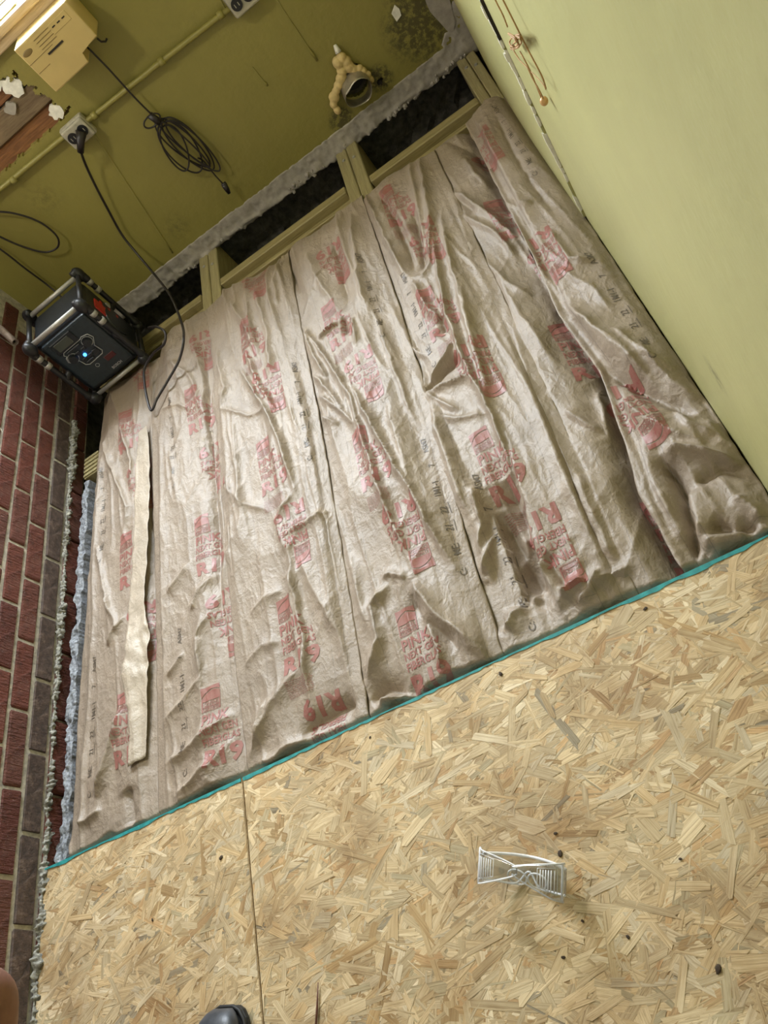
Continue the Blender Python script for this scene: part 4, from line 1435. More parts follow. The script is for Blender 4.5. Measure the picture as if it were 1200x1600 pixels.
for r_ in range(2):
    for c_ in range(2):
        box('key', (-0.030 + 0.024 * c_, yf - 0.004, 0.150 - 0.030 * r_), (-0.012 + 0.024 * c_, yf + 0.001, 0.162 - 0.030 * r_), 'radio_body', fp, 0.002)
box('key', (-0.046, yf - 0.004, 0.170), (0.008, yf + 0.001, 0.180), 'radio_body', fp, 0.002)
box('key', (0.012, yf - 0.004, 0.112), (0.034, yf + 0.001, 0.134), 'radio_body', fp, 0.002)
box('key', (-0.028, yf - 0.004, 0.106), (0.004, yf + 0.001, 0.116), 'radio_body', fp, 0.002)
bm = bmesh.new()
bmesh.ops.create_uvsphere(bm, u_segments=14, v_segments=8, radius=0.0058, matrix=Matrix.Translation((-0.010, yf - 0.003, 0.138)))
frombm('blue_button', bm, 'led', fp, True)
box('red_badge', (0.022, yf - 0.001, 0.070), (0.060, yf + 0.001, 0.090), 'dark_red', fp, 0.001)
bm = bmesh.new()
ring_bm(bm, -0.012, 0.083, 0.007, 0.0012, yf - 0.001, yf + 0.001, 16)
frombm('round_badge', bm, 'silver_line', fp)


def flat_text_obj(body, size, width, mtx, material, parent, name='lettering', bold=0.0):
    tv_, tf_ = text_flat([(body, 0, 0, size, width, bold)])
    VV = [mtx @ Vector((p[0], p[1], 0)) for p in tv_]
    return pydata(name, [tuple(p) for p in VV], tf_, material, parent)


flat_text_obj('BOSCH', 0.014, 0.040, Matrix.Translation((0.014, yf - 0.0015, 0.038)) @ Matrix.Rotation(math.pi / 2, 4, 'X'), 'silver_line', fp, 'lettering', 0.0003)

# round speaker on the right side with the red battery shield
bm = bmesh.new()
bmesh.ops.create_cone(bm, cap_ends=True, segments=32, radius1=0.058, radius2=0.052, depth=0.014, matrix=Matrix.Translation((0.108, 0.0, 0.110)) @ Matrix.Rotation(math.pi / 2, 4, 'Y'))
sp_ = frombm('speaker', bm, 'radio_body', radio)
bm = bmesh.new()
bm_box(bm, (0.100, -0.020, 0.085), (0.1145, 0.036, 0.205), 0.005, None, 2)
for v in bm.verts:
    v.co.y += 0.010 * math.sin(v.co.z * 60)
frombm('red_shield', bm, 'radio_red', radio)
for zz in (0.100, 0.135, 0.170):
    box('shield_tab', (0.110, 0.026, zz), (0.1155, 0.044, zz + 0.012), 'radio_red', radio, 0.002)
for yy_, zz_ in ((-0.072, 0.155), (-0.075, 0.040), (0.070, 0.13)):
    box('silver_clip', (0.103, yy_ - 0.008, zz_), (0.1155, yy_ + 0.008, zz_ + 0.020), 'silver', radio, 0.003)
# roll cage
for s in (-1, 1):
    for d in (-1, 1):
        xo, yo = s * 0.119, d * 0.104
        pth = catmull([(s * 0.098, d * 0.092, 0.277), (s * 0.114, d * 0.102, 0.274), (xo, yo, 0.250), (xo, yo, 0.19), (xo, yo, 0.08), (xo, yo, 0.020), (s * 0.114, d * 0.102, -0.004), (s * 0.096, d * 0.090, -0.008)], 6)
        ln = len(pth)
        rad = [0.0135 if (i < ln * 0.34 or i > ln * 0.66) else 0.0095 for i in range(ln)]
        cg = tube('cage_post', pth, rad, 'black_rubber', radio, 12)
        for z_ in ((0.180, 0.215) if d < 0 or s > 0 else ()):
            tube('silver_ring', [(xo, yo, z_), (xo, yo, z_ + 0.016)], 0.0122, 'silver', cg, 14)
        # corner bumper
        bm = bmesh.new()
        bmesh.ops.create_uvsphere(bm, u_segments=16, v_segments=10, radius=0.021, matrix=Matrix.Translation((s * 0.112, d * 0.104, 0.264)))
        for v in bm.verts:
            v.co.z = 0.264 + (v.co.z - 0.264) * 1.25
        frombm('corner_bumper', bm, 'black_rubber', radio, True)
        bm = bmesh.new()
        bmesh.ops.create_uvsphere(bm, u_segments=16, v_segments=10, radius=0.021, matrix=Matrix.Translation((s * 0.112, d * 0.104, 0.0)))
        frombm('corner_bumper', bm, 'black_rubber', radio, True)
        # struts into the body
        tube('strut', [(s * 0.120, d * 0.106, 0.115), (s * 0.085, d * 0.060, 0.120)], 0.011, 'black_rubber', radio, 10)
for d in (-1, 1):
    tube('silver_bar', [(-A_ - 0.012, d * D_ * 1.02, HH), (A_ + 0.012, d * D_ * 1.02, HH)], 0.0085, 'silver', radio, 14)
    tube('silver_bar', [(-A_ - 0.012, d * D_ * 1.02, 0.0), (A_ + 0.012, d * D_ * 1.02, 0.0)], 0.0075, 'silver', radio, 14)
for s in (-1, 1):
    tube('side_bar', [(s * 0.112, -0.09, HH), (s * 0.112, 0.09, HH)], 0.0085, 'black_rubber', radio, 12)
    tube('side_bar', [(s * 0.112, -0.09, 0.0), (s * 0.112, 0.09, 0.0)], 0.0085, 'black_rubber', radio, 12)

# ------------------------------------------------------------------ things on the back wall
# intercom
YI = 2.425
ic_px = [(20, 78), (103, 2), (152, 57), (126, 82), (140, 99), (87, 144)]
ic = [aty(x_, y_, YI) for x_, y_ in ic_px]
oc = np.mean(ic, axis=0)
inter = empty('intercom', (float(oc[0]), YB - 0.002, float(oc[2])))
tag(inter, 'yellowed plastic intercom box with a stepped bottom under the window sill', 'intercom')
cx, cz = float(oc[0]), float(oc[2])
x0, x1 = float(ic[0][0]) - cx, float(ic[1][0]) - cx
zt = float((ic[0][2] + ic[1][2]) / 2) - cz
zs = float(ic[2][2] + ic[3][2]) / 2 - cz
xs_ = float(ic[3][0] + ic[4][0]) / 2 - cx
zb_ = float(ic[4][2] + ic[5][2]) / 2 - cz
DY = YI - (YB - 0.002)
hb = prism('housing', [(x0, zt), (x1, zt), (x1, zs), (xs_, zs), (xs_, zb_), (x0, zb_)], DY, 0.0, 'ivory', inter, 0.004)
wI, hI = x1 - x0, zt - zb_
box('label_window', (x1 - wI * .42, DY - 0.0012, zt - 0.038), (x1 - wI * .10, DY + 0.001, zt - 0.012), 'ivory', inter, 0.0008)
for q in range(3):
    xx = x1 - wI * .38 + q * wI * .09
    box('dark_dash', (xx, DY - 0.002, zt - 0.024), (xx + 0.010, DY + 0.001, zt - 0.021), 'dark_slot', inter)
for q in range(4):
    box('grille_slot', (x0 + wI * .30, DY - 0.001, zt - 0.016 - q * 0.009), (x0 + wI * .58, DY + 0.001, zt - 0.0148 - q * 0.009), 'ivory_dark', inter)
box('long_slot', (x0 + wI * .32, DY - 0.002, zt - 0.062), (x0 + wI * .60, DY + 0.001, zt - 0.057), 'dark_slot', inter)
bm = bmesh.new()
bmesh.ops.create_uvsphere(bm, u_segments=16, v_segments=8, radius=0.013, matrix=Matrix.Translation((x0 + wI * .12, DY, zt - 0.025)) @ Matrix.Diagonal((1.3, 0.12, 0.6, 1)))
frombm('emblem', bm, 'ivory_dark', inter, True)
box('panel_line', (x0 + 0.002, DY - 0.0006, zt - 0.050), (x0 + wI * .46, DY + 0.001, zt - 0.0488), 'ivory_dark', inter)
box('panel_line', (x0 + wI * .02, DY - 0.0006, zt - 0.078), (x0 + wI * .24, DY + 0.001, zt - 0.0768), 'ivory_dark', inter)
tube('spare_lead', [aty(152, 60, 2.485), aty(158, 65, 2.49), aty(165, 65, 2.50), aty(167, 60, 2.50)] - np.array([cx, YB - 0.002, cz]), 0.003, 'cord', inter, 8)

# coiled intercom cable with its plug
YC = 2.497
cc_ = []
cc_ += [aty(137, 74, YC), aty(170, 108, YC), aty(210, 152, YC), aty(240, 182, YC)]
ctr = aty(287, 228, YC)
loops = [((250, 215), (28, 46, 47)), ]
path = list(cc_)
cable = empty('coiled_cable', (float(ctr[0]), YB - 0.002, float(ctr[2])))
tag(cable, 'black cable coiled in loops on the far wall below the intercom', 'cable')
off = np.array(cable.location)
for i, (ox, oz, rx, rz, ph, tilt) in enumerate(((0.0, 0.0, 0.040, 0.105, 0, .12), (0.012, -0.012, 0.044, 0.108, 0, .02), (-0.012, -0.002, 0.052, 0.094, 0, -.10), (0.022, -0.022, 0.034, 0.108, 0, .10), (-0.026, 0.010, 0.040, 0.075, 0, -.35), (0.006, 0.0, 0.020, 0.100, 0, .12))):
    P = []
    for a in np.linspace(0, 2 * math.pi, 14):
        lx = rx * math.sin(a) * (0.75 + 0.25 * math.cos(a * .5) ** 2)
        lz = rz * math.cos(a)
        lx, lz = lx * math.cos(tilt) - lz * math.sin(tilt), lx * math.sin(tilt) + lz * math.cos(tilt)
        P.append((ox + lx, -0.018 - 0.003 * i - 0.004 * math.sin(a * 1.3 + i), oz + lz - 0.0))
    tube('cable_loop', catmull(P, 5), 0.0028, 'cord', cable, 7)
tube('cable_feed', catmull([p - off for p in cc_], 8), 0.0030, 'cord', cable, 8)
top = np.array(cc_[-1]) - off
tube('small_loop', catmull([top + np.array([0.03 * math.sin(a) - 0.012, -0.004, 0.016 * math.cos(a) - .005]) for a in np.linspace(0, 6.28, 10)], 5), 0.0026, 'cord', cable, 7)
tube('wrap', [top + np.array([-0.004, -0.006, 0.012]), top + np.array([0.004, -0.008, -0.022])], 0.011, 'cord', cable, 10)
tl = [ctr + np.array([0.012, -0.014, -0.05]), aty(318, 252, YC), aty(337, 275, YC), aty(352, 291, YC)]
tube('cable_tail', catmull([p - off for p in tl], 8), 0.0026, 'cord', cable, 8)
pg0, pg1 = aty(350, 288, YC) - off, aty(358, 302, YC) - off
tube('plug', [pg0, (pg0 + pg1) / 2, pg1], [0.010, 0.009, 0.006], 'cord', cable, 10)
tube('plug_collar', [pg0 - np.array([0.008, 0, 0]), pg0 + np.array([0.008, 0, 0])], 0.006, 'cord', cable, 8)

# surface conduit along the wall
cd = empty('conduit', (-0.9, YB - 0.002, 0.55))
tag(cd, 'green painted conduit running along the far wall between the outlets', 'conduit')
co = np.array(cd.location)
Pc = [aty(-60, 345, 2.515), aty(0, 296, 2.515), aty(90, 222, 2.515), aty(150, 178, 2.515), aty(250, 98, 2.515), aty(350, 20, 2.515), aty(366, 8, 2.515)]
tube('pipe', [p - co for p in Pc], 0.008, 'green_shaded', cd, 12)
for px_, py_ in ((22, 281), (148, 180), (253, 96), (345, 23)):
    c0 = aty(px_, py_, 2.514) - co
    tube('pipe_clamp', [c0 + np.array([-0.009, 0, 0.0005]), c0 + np.array([0.009, 0, -0.0005])], 0.0115, 'green_shaded', cd, 12)


def outlet(px_, py_, label, plugged):
    c0 = aty(px_, py_, 2.50)
    t = empty('wall_outlet', (float(c0[0]), YB - 0.002, float(c0[2])))
    tag(t, label, 'outlet', 'wall outlets on the conduit')
    box('back_box', (-0.046, -0.026, -0.034), (0.046, 0.0, 0.034), 'outlet', t, 0.006, 2)
    pl = box('cover_plate', (-0.043, -0.036, -0.031), (0.043, -0.026, 0.031), 'outlet', t, 0.006, 3)
    for s in (-1, 1):
        bm = bmesh.new()
        bmesh.ops.create_cone(bm, cap_ends=True, segments=24, radius1=0.0165, radius2=0.0165, depth=0.006, matrix=Matrix.Translation((s * 0.020, -0.036, 0)) @ Matrix.Rotation(math.pi / 2, 4, 'X'))
        so = frombm('socket', bm, 'black_rubber', t)
        for q in (-1, 1):
            box('socket_slot', (s * 0.020 - 0.0012 + q * 0.006, -0.0396, -0.005), (s * 0.020 + 0.0012 + q * 0.006, -0.038, 0.005), 'outlet', so)
    return t


outlet(122, 208, 'grimy double outlet with a black plug, at the broken boards', True)
outlet(378, -2, 'grimy outlet on the far wall cut by the top edge of the photo', False)

# radio power cord
pc = empty('power_cord', tuple(aty(127, 208, 2.48)))
tag(pc, 'black power cord hanging from the outlet and looping onto the batts', 'cord')
po = np.array(pc.location)
Pw = [aty(126, 236, 2.468), aty(134, 258, 2.49), aty(150, 292, 2.50), aty(170, 330, 2.505), aty(190, 366, 2.505), aty(212, 394, 2.47), aty(238, 425, 2.40), aty(266, 462, 2.27),
      aty(284, 505, 2.13), fl(287, 530, 0.065), fl(280, 562, 0.045), fl(262, 595, 0.030), fl(246, 622, 0.022), fl(237, 641, 0.014), fl(231, 628, 0.020), fl(226, 600, 0.03), fl(226, 575, 0.04),
      fl(240, 552, 0.055), fl(256, 538, 0.07), fl(258, 520, 0.085), fl(246, 511, 0.09), fl(232, 512, 0.09)]
tube('cord', [p - po for p in catmull(Pw, 10)], 0.0042, 'cord', pc, 9)
tube('plug_body', [aty(127, 205, 2.480) - po, aty(126, 222, 2.470) - po, aty(126, 238, 2.468) - po], [0.017, 0.012, 0.010], 'cord', pc, 12)

# two loose cables at the left edge
w1 = empty('loose_cable', tuple(aty(60, 350, 2.5)))
tag(w1, 'black cable making a loop on the far wall at the left edge', 'cable', 'loose cables by the bricks')
wo = np.array(w1.location)
tube('cable', [p - wo for p in catmull([aty(-70, 325, 2.50), aty(-20, 330, 2.50), aty(20, 333, 2.50), aty(60, 346, 2.50), aty(88, 368, 2.50), aty(90, 386, 2.50), aty(70, 394, 2.50), aty(35, 385, 2.50), aty(0, 370, 2.50), aty(-50, 345, 2.50)], 8)], 0.0034, 'cord', w1, 8)
w2 = empty('loose_cable', tuple(aty(50, 420, 2.5)))
tag(w2, 'straight black cable running down the far wall behind the radio', 'cable', 'loose cables by the bricks')
wo = np.array(w2.location)
tube('cable', [p - wo for p in catmull([aty(-60, 350, 2.50), aty(0, 389, 2.50), aty(40, 420, 2.50), aty(75, 446, 2.50), aty(105, 472, 2.45)], 8)], 0.0034, 'cord', w2, 8)

# duct stub with expanding foam
dcen = aty(551, 128, 2.52)
du = empty('duct_stub', (float(dcen[0]), YB, float(dcen[2])))
tag(du, 'dented metal duct stub poking out of the far wall', 'duct')
V, F = [], []
nr, ns = 28, 14
for j in range(ns + 1):
    t = j / ns
    for i in range(nr):
        a = 2 * math.pi * i / nr
        r = 0.050
        lx, lz = r * math.cos(a), r * math.sin(a) * 0.95
        out_ = 0.062 - 0.034 * (-math.sin(a) * .5 + .5) ** 1.5       # top lip reaches further out
        yy = 0.045 - (0.045 + out_) * t
        dent = -0.015 * max(0, math.cos(a - 1.9)) ** 6 * t ** 2
        zz = lz - 0.022 * t + dent
        V.append((lx * (1 - 0.04 * t) + 0.004 * t * math.sin(3 * a), yy, zz))
for j in range(ns):
    for i in range(nr):
        F.append((j * nr + i, j * nr + (i + 1) % nr, (j + 1) * nr + (i + 1) % nr, (j + 1) * nr + i))
dt = pydata('duct_pipe', V, F, 'duct', du, True)
md = dt.modifiers.new('thickness', 'SOLIDIFY')
md.thickness = 0.0012
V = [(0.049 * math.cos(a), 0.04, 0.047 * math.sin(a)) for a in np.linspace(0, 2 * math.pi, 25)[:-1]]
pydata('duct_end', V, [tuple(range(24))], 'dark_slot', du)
fo = empty('foam_bead', (float(dcen[0]), YB, float(dcen[2])))
tag(fo, 'lumpy yellow expanding foam around the duct stub', 'foam')
fpx = [(527, 172, 10), (521, 163, 10), (522, 152, 11), (525, 142, 10), (529, 133, 11), (533, 122, 12), (534, 110, 12), (528, 98, 13), (534, 90, 12), (541, 96, 12), (545, 104, 11), (553, 108, 10), (561, 107, 9), (568, 111, 9), (574, 117, 9), (580, 124, 7)]
bm = bmesh.new()
fo_o = np.array(fo.location)
for x_, y_, r in fpx:
    p = aty(x_, y_, 2.515) - fo_o
    rr = r * 0.00155
    bmesh.ops.create_icosphere(bm, subdivisions=2, radius=rr, matrix=Matrix.Translation(tuple(p)) @ Matrix.Diagonal((random.uniform(.8, 1.1), 0.8, random.uniform(.8, 1.15), 1)))
fm = frombm('foam_lump', bm, 'foam', fo, True)
md = fm.modifiers.new('merge', 'REMESH')
md.mode = 'VOXEL'
md.voxel_size = 0.0022
md.use_smooth_shade = True
md = fm.modifiers.new('soften', 'SMOOTH')
md.factor = 0.5
md.iterations = 3
p = aty(523, 70, 2.52) - fo_o
q = aty(529, 82, 2.515) - fo_o
tube('foam_tip', [p, (p + q) / 2, q], [0.005, 0.008, 0.010], 'chip_white', fo, 8)
# cup-shaped stain hole beside the duct
bm = bmesh.new()
hc = aty(597, 134, YB)
bmesh.ops.create_uvsphere(bm, u_segments=16, v_segments=8, radius=0.018, matrix=Matrix.Translation((float(hc[0]), YB + 0.018, float(hc[2]))))
struct(frombm('wall_hole', bm, 'dark_slot', None, True), 'small dark hole in the far wall beside the duct')
# flaked plaster spot and paint runs
V = [tuple(aty(x_, y_, YB - 0.004)) for x_, y_ in ((612, 22), (617, 8), (624, 14), (627, 24), (620, 34), (616, 28))]
V2 = [(a, y_ + 0.006, c_) for a, y_, c_ in V]
n = len(V)
chip = pydata('plaster_flake', V + V2, [tuple(range(n))] + [(i, (i + 1) % n, n + (i + 1) % n, n + i) for i in range(n)], 'chip_white')
tag(chip, 'small loose white plaster flake on the far wall above the foam', 'plaster flake')
for a_, b_2, r in (((433, 0), (496, 95), 0.0028), ((395, 105), (418, 134), 0.0028), ((345, 0), (352, 14), 0.002)):
    Pp = [aty(a_[0] + (b_2[0] - a_[0]) * t, a_[1] + (b_2[1] - a_[1]) * t, YB - 0.0012) for t in np.linspace(0, 1, 9)]
    tube('paint_run', Pp, [0.0012] * 7 + [r * 1.8, r], 'green_shaded', wall_back, 8)
for a_, b_2 in (((145, 205), (270, 395)),):
    Pp = [aty(a_[0] + (b_2[0] - a_[0]) * t, a_[1] + (b_2[1] - a_[1]) * t, YB + 0.001) for t in np.linspace(0, 1, 12)]
    tube('plaster_ridge', Pp, 0.0035, 'green_shaded', wall_back, 8)

# pipe stub from the bricks
pp = atx(24, 535, XL + 0.06)
ps0 = atx(-6, 508, XL + 0.0)
pst = empty('pipe_stub', tuple(ps0))
tag(pst, 'weathered pipe stub sticking out of the brick wall left of the radio', 'pipe')
d0 = np.array(pp) - np.array(ps0)
V, F = tube_data([np.zeros(3) - d0 * .25, d0 * .5, d0], 0.012, 16, cap=False)
pi_ = pydata('pipe_wall', V, F, 'pipe', pst, True)
md = pi_.modifiers.new('thickness', 'SOLIDIFY')
md.thickness = 0.003
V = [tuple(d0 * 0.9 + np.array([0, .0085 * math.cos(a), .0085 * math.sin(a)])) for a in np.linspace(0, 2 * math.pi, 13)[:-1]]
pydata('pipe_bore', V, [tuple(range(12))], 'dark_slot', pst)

# ------------------------------------------------------------------ pull cords on the right wall
XS = XR - 0.010
pull = empty('pull_cord', tuple(atx(850, 158, XS)))
tag(pull, 'tangled brown pull string with a round bead hanging on the right wall', 'pull cord')
po = np.array(pull.location)


def wallpts(px_list, x=XS):
    return [atx(a, b2, x) - po for a, b2 in px_list]


tube('string', catmull(wallpts([(765, -25), (774, 0), (786, 24), (793, 42)]), 6), 0.0011, 'string', pull, 6)
tube('string', catmull(wallpts([(775, -22), (786, 0), (806, 40), (822, 72), (838, 102), (848, 122), (853, 138)]), 6), 0.0012, 'string', pull, 6)
tube('string', catmull(wallpts([(802, 78), (812, 94), (824, 106), (832, 122), (842, 140), (849, 154)]), 6), 0.0011, 'string', pull, 6)
tube('string', catmull(wallpts([(812, 80), (820, 94), (829, 112), (838, 134), (847, 156)]), 6), 0.0011, 'string', pull, 6)
tube('string', catmull(wallpts([(830, 112), (842, 124), (850, 134), (853, 140)]), 6), 0.0008, 'string', pull, 6)
kn = []
for i in range(26):
    a = i * 0.9
    c_ = (801 + 8 * math.sin(a) + i * .25, 62 + 11 * math.cos(a * 0.7) + i * .2)
    kn.append(atx(c_[0], c_[1], XS - 0.003 + 0.003 * math.sin(a * 1.7)) - po)
tube('knot', catmull(kn, 4), 0.0014, 'string', pull, 6)
bm = bmesh.new()
bmesh.ops.create_uvsphere(bm, u_segments=18, v_segments=12, radius=0.0068)
for v in bm.verts:
    v.co.z *= 1.15
frombm('bead', bm, 'bead', pull, True)

# ------------------------------------------------------------------ safety glasses
gA, gB = fl(757, 1366), fl(882, 1392)
gc = (gA + gB) / 2
gang = math.atan2(gB[1] - gA[1], gB[0] - gA[0])
gl_ = empty('safety_glasses', (float(gc[0]) + 0.004, float(gc[1]) - 0.018, 0.046), (math.radians(-80), 0, gang))
tag(gl_, 'clear plastic safety glasses lying folded on the subfloor', 'safety glasses')
HW = 0.071


def sheet(name, fn, nu_, nv_, material, th=0.0018, parent=gl_):
    V, F = [], []
    for j in range(nv_ + 1):
        for i in range(nu_ + 1):
            V.append(fn(i / nu_, j / nv_))
    for j in range(nv_):
        for i in range(nu_):
            a = j * (nu_ + 1) + i
            F.append((a, a + 1, a + nu_ + 2, a + nu_ + 1))
    o = pydata(name, V, F, material, parent, True)
    md_ = o.modifiers.new('thickness', 'SOLIDIFY')
    md_.thickness = th
    return o


def lens(u, v):
    x_ = -HW + 2 * HW * u
    bow = 0.030 * (1 - (x_ / HW) ** 2)
    nose = 0.022 * math.exp(-((x_) / 0.013) ** 2)
    z0 = 0.002 + nose + 0.004 * (x_ / HW) ** 2
    z1 = 0.046 - 0.004 * (x_ / HW) ** 2
    return (x_, 0.012 + bow, z0 + (z1 - z0) * v)


sheet('lens', lens, 48, 10, 'clear')
# brow rim and lower rim
tube('brow_rim', [lens(t, 1.0) for t in np.linspace(0, 1, 40)], 0.0022, 'frost', gl_, 8)
tube('lower_rim', [lens(t, 0.0) for t in np.linspace(0, 1, 60)], 0.0016, 'frost', gl_, 8)
for s in (-1, 1):
    # side shield, wide at the hinge, narrowing to the folded tip
    def shield(u, v, s=s):
        x_ = s * (HW - 0.074 * u)
        h = 0.043 * (1 - u) ** 0.8 + 0.010
        zc_ = 0.024 + 0.006 * u
        y_ = 0.010 - 0.016 * math.sin(min(1, u * 5) * math.pi / 2) - (0.003 if s > 0 else -0.001) - 0.006 * u
        return (x_, y_, zc_ + (v - .5) * h)
    sheet('temple', shield, 24, 6, 'clear', 0.002)
    tube('temple_edge', [shield(t, 1.0) for t in np.linspace(0, 1, 16)], 0.0013, 'frost', gl_, 6)
    tube('temple_edge', [shield(t, 0.0) for t in np.linspace(0, 1, 16)], 0.0013, 'frost', gl_, 6)
    tube('temple_edge', [shield(0.02, t) for t in np.linspace(0, 1, 6)], 0.0020, 'frost', gl_, 6)
    for q in range(6):
        u_ = 0.12 + 0.055 * q
        tube('vent_rib', [tuple(np.array(shield(u_, 0.2)) + np.array([0, -0.0018, 0])), tuple(np.array(shield(u_, 0.82)) + np.array([0, -0.0018, 0]))], 0.0009, 'frost', gl_, 6)
    tube('vent_frame', [tuple(np.array(shield(a, b2)) + np.array([0, -0.0018, 0])) for a, b2 in ((.08, .15), (.46, .18), (.46, .86), (.08, .88), (.08, .15))], 0.0008, 'frost', gl_, 6)
    # nose pad loop
    P = [(s * 0.017 + 0.016 * math.cos(a), 0.036 - 0.012 * math.sin(a) * .4, 0.014 + 0.011 * math.sin(a)) for a in np.linspace(0, 2 * math.pi, 18)]
    tube('nose_loop', P, 0.0014, 'frost', gl_, 6)

# ------------------------------------------------------------------ boot
tip = fl(357, 1571, 0.02)
bt = empty('work_boot', (float(tip[0]), float(tip[1]), 0.0025), (0, 0, -0.18))
tag(bt, 'scuffed dark work boot toe at the bottom edge of the photo', 'boot')


def loft(secs, n=22):
    V, F = [], []
    for (y_, w_, zb, zt_, xo) in secs:
        for i in range(n):
            a = 2 * math.pi * i / n
            ca, sa = math.cos(a), math.sin(a)
            ex = 0.75
            xx = xo + w_ * math.copysign(abs(ca) ** ex, ca)
            zz = (zb + zt_) / 2 + (zt_ - zb) / 2 * math.copysign(abs(sa) ** ex, sa)
            V.append((xx, y_, zz))
    for j in range(len(secs) - 1):
        for i in range(n):
            F.append((j * n + i, j * n + (i + 1) % n, (j + 1) * n + (i + 1) % n, (j + 1) * n + i))
    F.append(tuple(range(n))[::-1])
    F.append(tuple((len(secs) - 1) * n + i for i in range(n)))
    return V, F


sec = [(-0.006, 0.014, 0.022, 0.034, 0), (-0.012, 0.026, 0.020, 0.046, 0), (-0.025, 0.036, 0.020, 0.057, 0), (-0.05, 0.045, 0.020, 0.064, 0), (-0.09, 0.049, 0.020, 0.070, 0), (-0.13, 0.046, 0.020, 0.088, 0),
       (-0.17, 0.042, 0.020, 0.115, 0), (-0.20, 0.041, 0.020, 0.150, 0), (-0.24, 0.040, 0.020, 0.170, 0), (-0.275, 0.034, 0.020, 0.170, 0), (-0.292, 0.020, 0.024, 0.165, 0)]
V, F = loft(sec)
up = pydata('upper', V, F, 'boot', bt, True)
ssec = [(y_ + 0.006 if y_ > -0.15 else y_ - 0.006, w_ + 0.006, 0.0, 0.022, 0) for (y_, w_, a, b2, c_) in sec]
V, F = loft(ssec)
pydata('sole', V, F, 'boot_sole', bt)
V, F = loft([(-0.004, 0.020, 0.024, 0.038, 0), (-0.011, 0.030, 0.022, 0.050, 0), (-0.024, 0.040, 0.021, 0.060, 0), (-0.045, 0.0475, 0.021, 0.0662, 0), (-0.052, 0.0480, 0.021, 0.0662, 0)])
pydata('toe_cap', V, F, 'boot', bt, True)
tube('welt', [(w_ * 1.12 * s, y_ + 0.004, 0.022) for s in (1,) for (y_, w_, a, b2, c_) in sec[6::-1]] + [(-w_ * 1.12, y_ + 0.004, 0.022) for (y_, w_, a, b2, c_) in sec[:7]], 0.0035, 'boot_sole', bt, 8)
for q in range(4):
    tube('lace', [(-0.022, -0.115 - 0.02 * q, 0.083 + 0.013 * q), (0, -0.112 - 0.02 * q, 0.090 + 0.014 * q), (0.022, -0.115 - 0.02 * q, 0.083 + 0.013 * q)], 0.0028, 'cord', bt, 6)
V, F = loft([(0, 0, 0, 0, 0)][:0] + [(-0.20, 0.036, 0.14, 0.20, 0), (-0.28, 0.036, 0.14, 0.20, 0)])
cuff = []
for z_, r in ((0.140, 0.046), (0.20, 0.048), (0.26, 0.052), (0.265, 0.049), (0.20, 0.043)):
    cuff.append((z_, r))
V, F = [], []
for z_, r in cuff:
    for i in range(24):
        a = 2 * math.pi * i / 24
        V.append((r * 0.85 * math.cos(a), -0.238 + r * 1.1 * math.sin(a), z_))
for j in range(len(cuff) - 1):
    for i in range(24):
        F.append((j * 24 + i, j * 24 + (i + 1) % 24, (j + 1) * 24 + (i + 1) % 24, (j + 1) * 24 + i))
pydata('shaft', V, F, 'boot', bt, True)

# ------------------------------------------------------------------ photographer's hand (one finger reaches into the corner)
def cpt(px_, py_, depth):
    return CAM + ray(px_, py_) * depth


tipc = cpt(-33, 1575, 0.150)
hand = empty('person', tuple(tipc + DOWN * 0.09))
tag(hand, "person's hand held below the camera, one bare fingertip in the lower left corner", 'person')
ho = np.array(hand.location)
parts = []
dn, rt, fw = DOWN, RIGHT, FWD


def seg(pts, rads):
    pts_ = [np.array(p) - ho for p in catmull(pts, 6)]
    r = np.interp(np.linspace(0, 1, len(pts_)), np.linspace(0, 1, len(rads)), rads)
    # rounded ends
    d1 = pts_[0] - pts_[1]
    d1 = d1 / np.linalg.norm(d1)
    head = [pts_[0] + d1 * r[0] * math.sin(a) for a in (1.45, 1.1, 0.75, 0.4)]
    hr = [r[0] * math.cos(a) for a in (1.45, 1.1, 0.75, 0.4)]
    return tube_data(head + pts_, hr + list(r), 14)


knu = []
for i, (side, ln, curl) in enumerate(((0.0, 1.0, 0.0), (-0.019, 1.10, 0.006), (-0.038, 1.02, 0.012), (-0.056, 0.82, 0.018))):
    t0 = tipc + rt * side + fw * curl * 0.5 + dn * (0.072 - 0.072 * ln)
    p1 = t0 + dn * 0.022 + rt * -0.002 - fw * 0.002
    p2 = t0 + dn * 0.045 + rt * -0.005 - fw * 0.008
    p3 = t0 + dn * (0.072 * ln + 0.004) + rt * -0.010 - fw * 0.018
    p4 = tipc + dn * 0.095 + rt * (side * .85 - 0.014) - fw * 0.022
    parts.append(seg([t0, p1, p2, p3, p4], [0.0075, 0.0083, 0.0088, 0.0095, 0.011]))
    knu.append(p3)
# palm: thick fan of strands between knuckles and wrist
wrist = tipc + dn * 0.165 + rt * -0.045 - fw * 0.030
for t in np.linspace(0, 1, 7):
    a = knu[0] * (1 - t) + knu[3] * t
    w_ = wrist + rt * (0.012 - 0.024 * t)
    parts.append(seg([a, a * .5 + w_ * .5 - fw * 0.003, w_], [0.0105, 0.0135, 0.0135]))
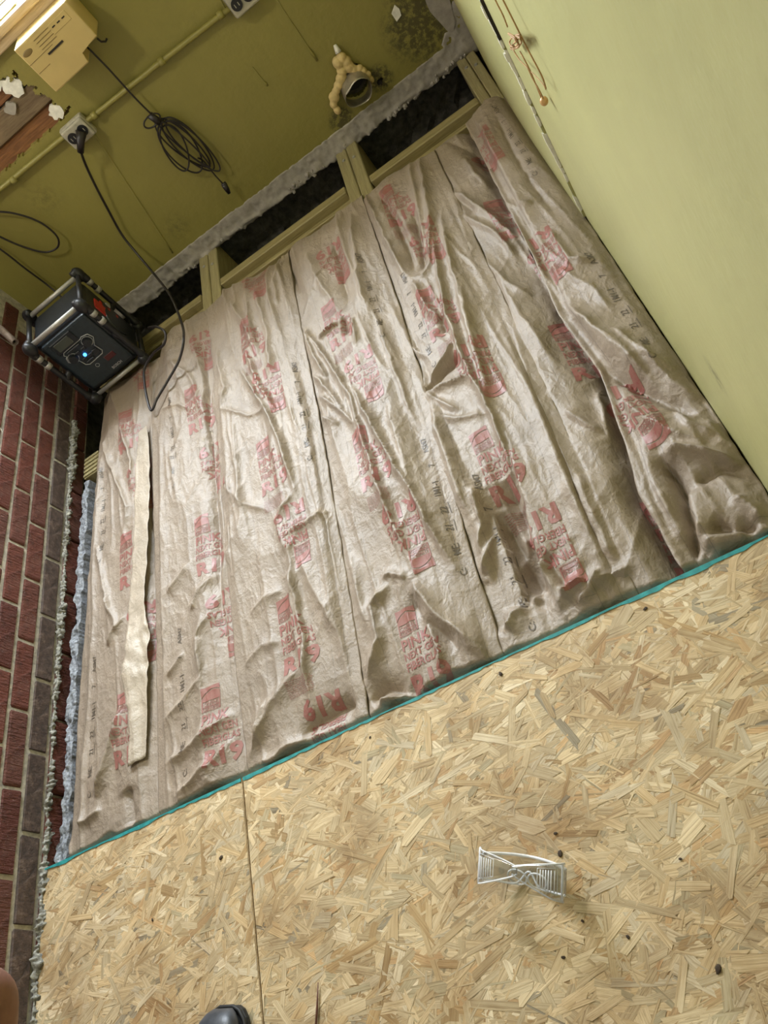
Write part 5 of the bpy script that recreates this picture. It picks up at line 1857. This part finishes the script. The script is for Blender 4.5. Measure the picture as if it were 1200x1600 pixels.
# thumb leaves the side of the palm
tb = knu[0] * .45 + wrist * .55
parts.append(seg([tb + rt * 0.036 - dn * 0.030 + fw * 0.012, tb + rt * 0.030 - dn * 0.012 + fw * 0.010, tb + rt * 0.016 + dn * 0.006 + fw * 0.004, tb + dn * 0.010], [0.0085, 0.0098, 0.0110, 0.014]))
parts.append(seg([wrist - dn * 0.01, wrist + dn * 0.05 - rt * 0.01, wrist + dn * 0.14 - rt * 0.03], [0.024, 0.025, 0.032]))
V, F = join(parts)
hm = pydata('hand', V, F, 'skin', hand, True)
md = hm.modifiers.new('merge', 'REMESH')
md.mode = 'VOXEL'
md.voxel_size = 0.0018
md.use_smooth_shade = True
md = hm.modifiers.new('soften', 'SMOOTH')
md.factor = 0.5
md.iterations = 4

# ------------------------------------------------------------------ ceiling lamp fixture (out of view, gives the lamp light)
lp = empty('ceiling_lamp', (-1.25, 1.25, ZC))
tag(lp, 'small square lamp on the ceiling near the brick wall', 'lamp')
box('lamp_base', (-0.13, -0.13, -0.02), (0.13, 0.13, 0.0), 'white_frame', lp, 0.004)
for s in (-1, 1):
    box('lamp_rim', (s * 0.125 - 0.005, -0.13, -0.05), (s * 0.125 + 0.005, 0.13, -0.02), 'white_frame', lp, 0.002)

# ------------------------------------------------------------------ bits on the subfloor
DEB = [((782, 1053), 7, 'dark knot-like wood chip lying near the teal edge, left of the glasses'), ((875, 1334), 8, 'flat dark wood chip lying just right of the safety glasses'),
       ((1008, 951), 6, 'round dark crumb on the subfloor near the far right edge'), ((910, 1439), 4, 'tiny dark crumb on the subfloor below the safety glasses'),
       ((880, 1496), 5, 'small dark crumb on the subfloor under the glasses, towards the boot side'), ((981, 1464), 5, 'small dark crumb on the subfloor right of the brownish stain'),
       ((1063, 1342), 4, 'tiny dark crumb on the subfloor right of the glasses'), ((1122, 1514), 9, 'round brown knot chip on the subfloor at the lower right'),
       ((868, 1302), 5, 'small round dark crumb above the safety glasses'), ((345, 1340), 8, 'brown bark crumb left of the seam in the subfloor'), ((578, 1152), 4, 'tiny black crumb by the teal edge in the middle'),
       ((238, 1437), 5, 'dark splinter hole crumb on the left subfloor panel')]
for (px_, py_), r, lab in DEB:
    c0 = fl(px_, py_, 0.0025)
    bm = bmesh.new()
    bmesh.ops.create_icosphere(bm, subdivisions=2, radius=r * 0.00045)
    for v in bm.verts:
        v.co = Vector((v.co.x * 1.5 * random.uniform(.8, 1.2), v.co.y * random.uniform(.8, 1.2), v.co.z * 0.28))
    o = frombm('wood_chip', bm, 'debris', None, True)
    o.location = tuple(c0)
    o.rotation_euler = (0, 0, random.uniform(0, 3))
    tag(o, lab, 'wood chip', 'crumbs on the subfloor')
s0, s1 = fl(497, 1535, 0.005), fl(491, 1640, 0.005)
sv = tube('wood_splinter', [s0, s0 * .6 + s1 * .4 + np.array([0.001, 0, 0]), s1], [0.0008, 0.0022, 0.002], 'sliver', None, 6)
tag(sv, 'thin reddish brown splinter on the subfloor right of the boot', 'splinter')
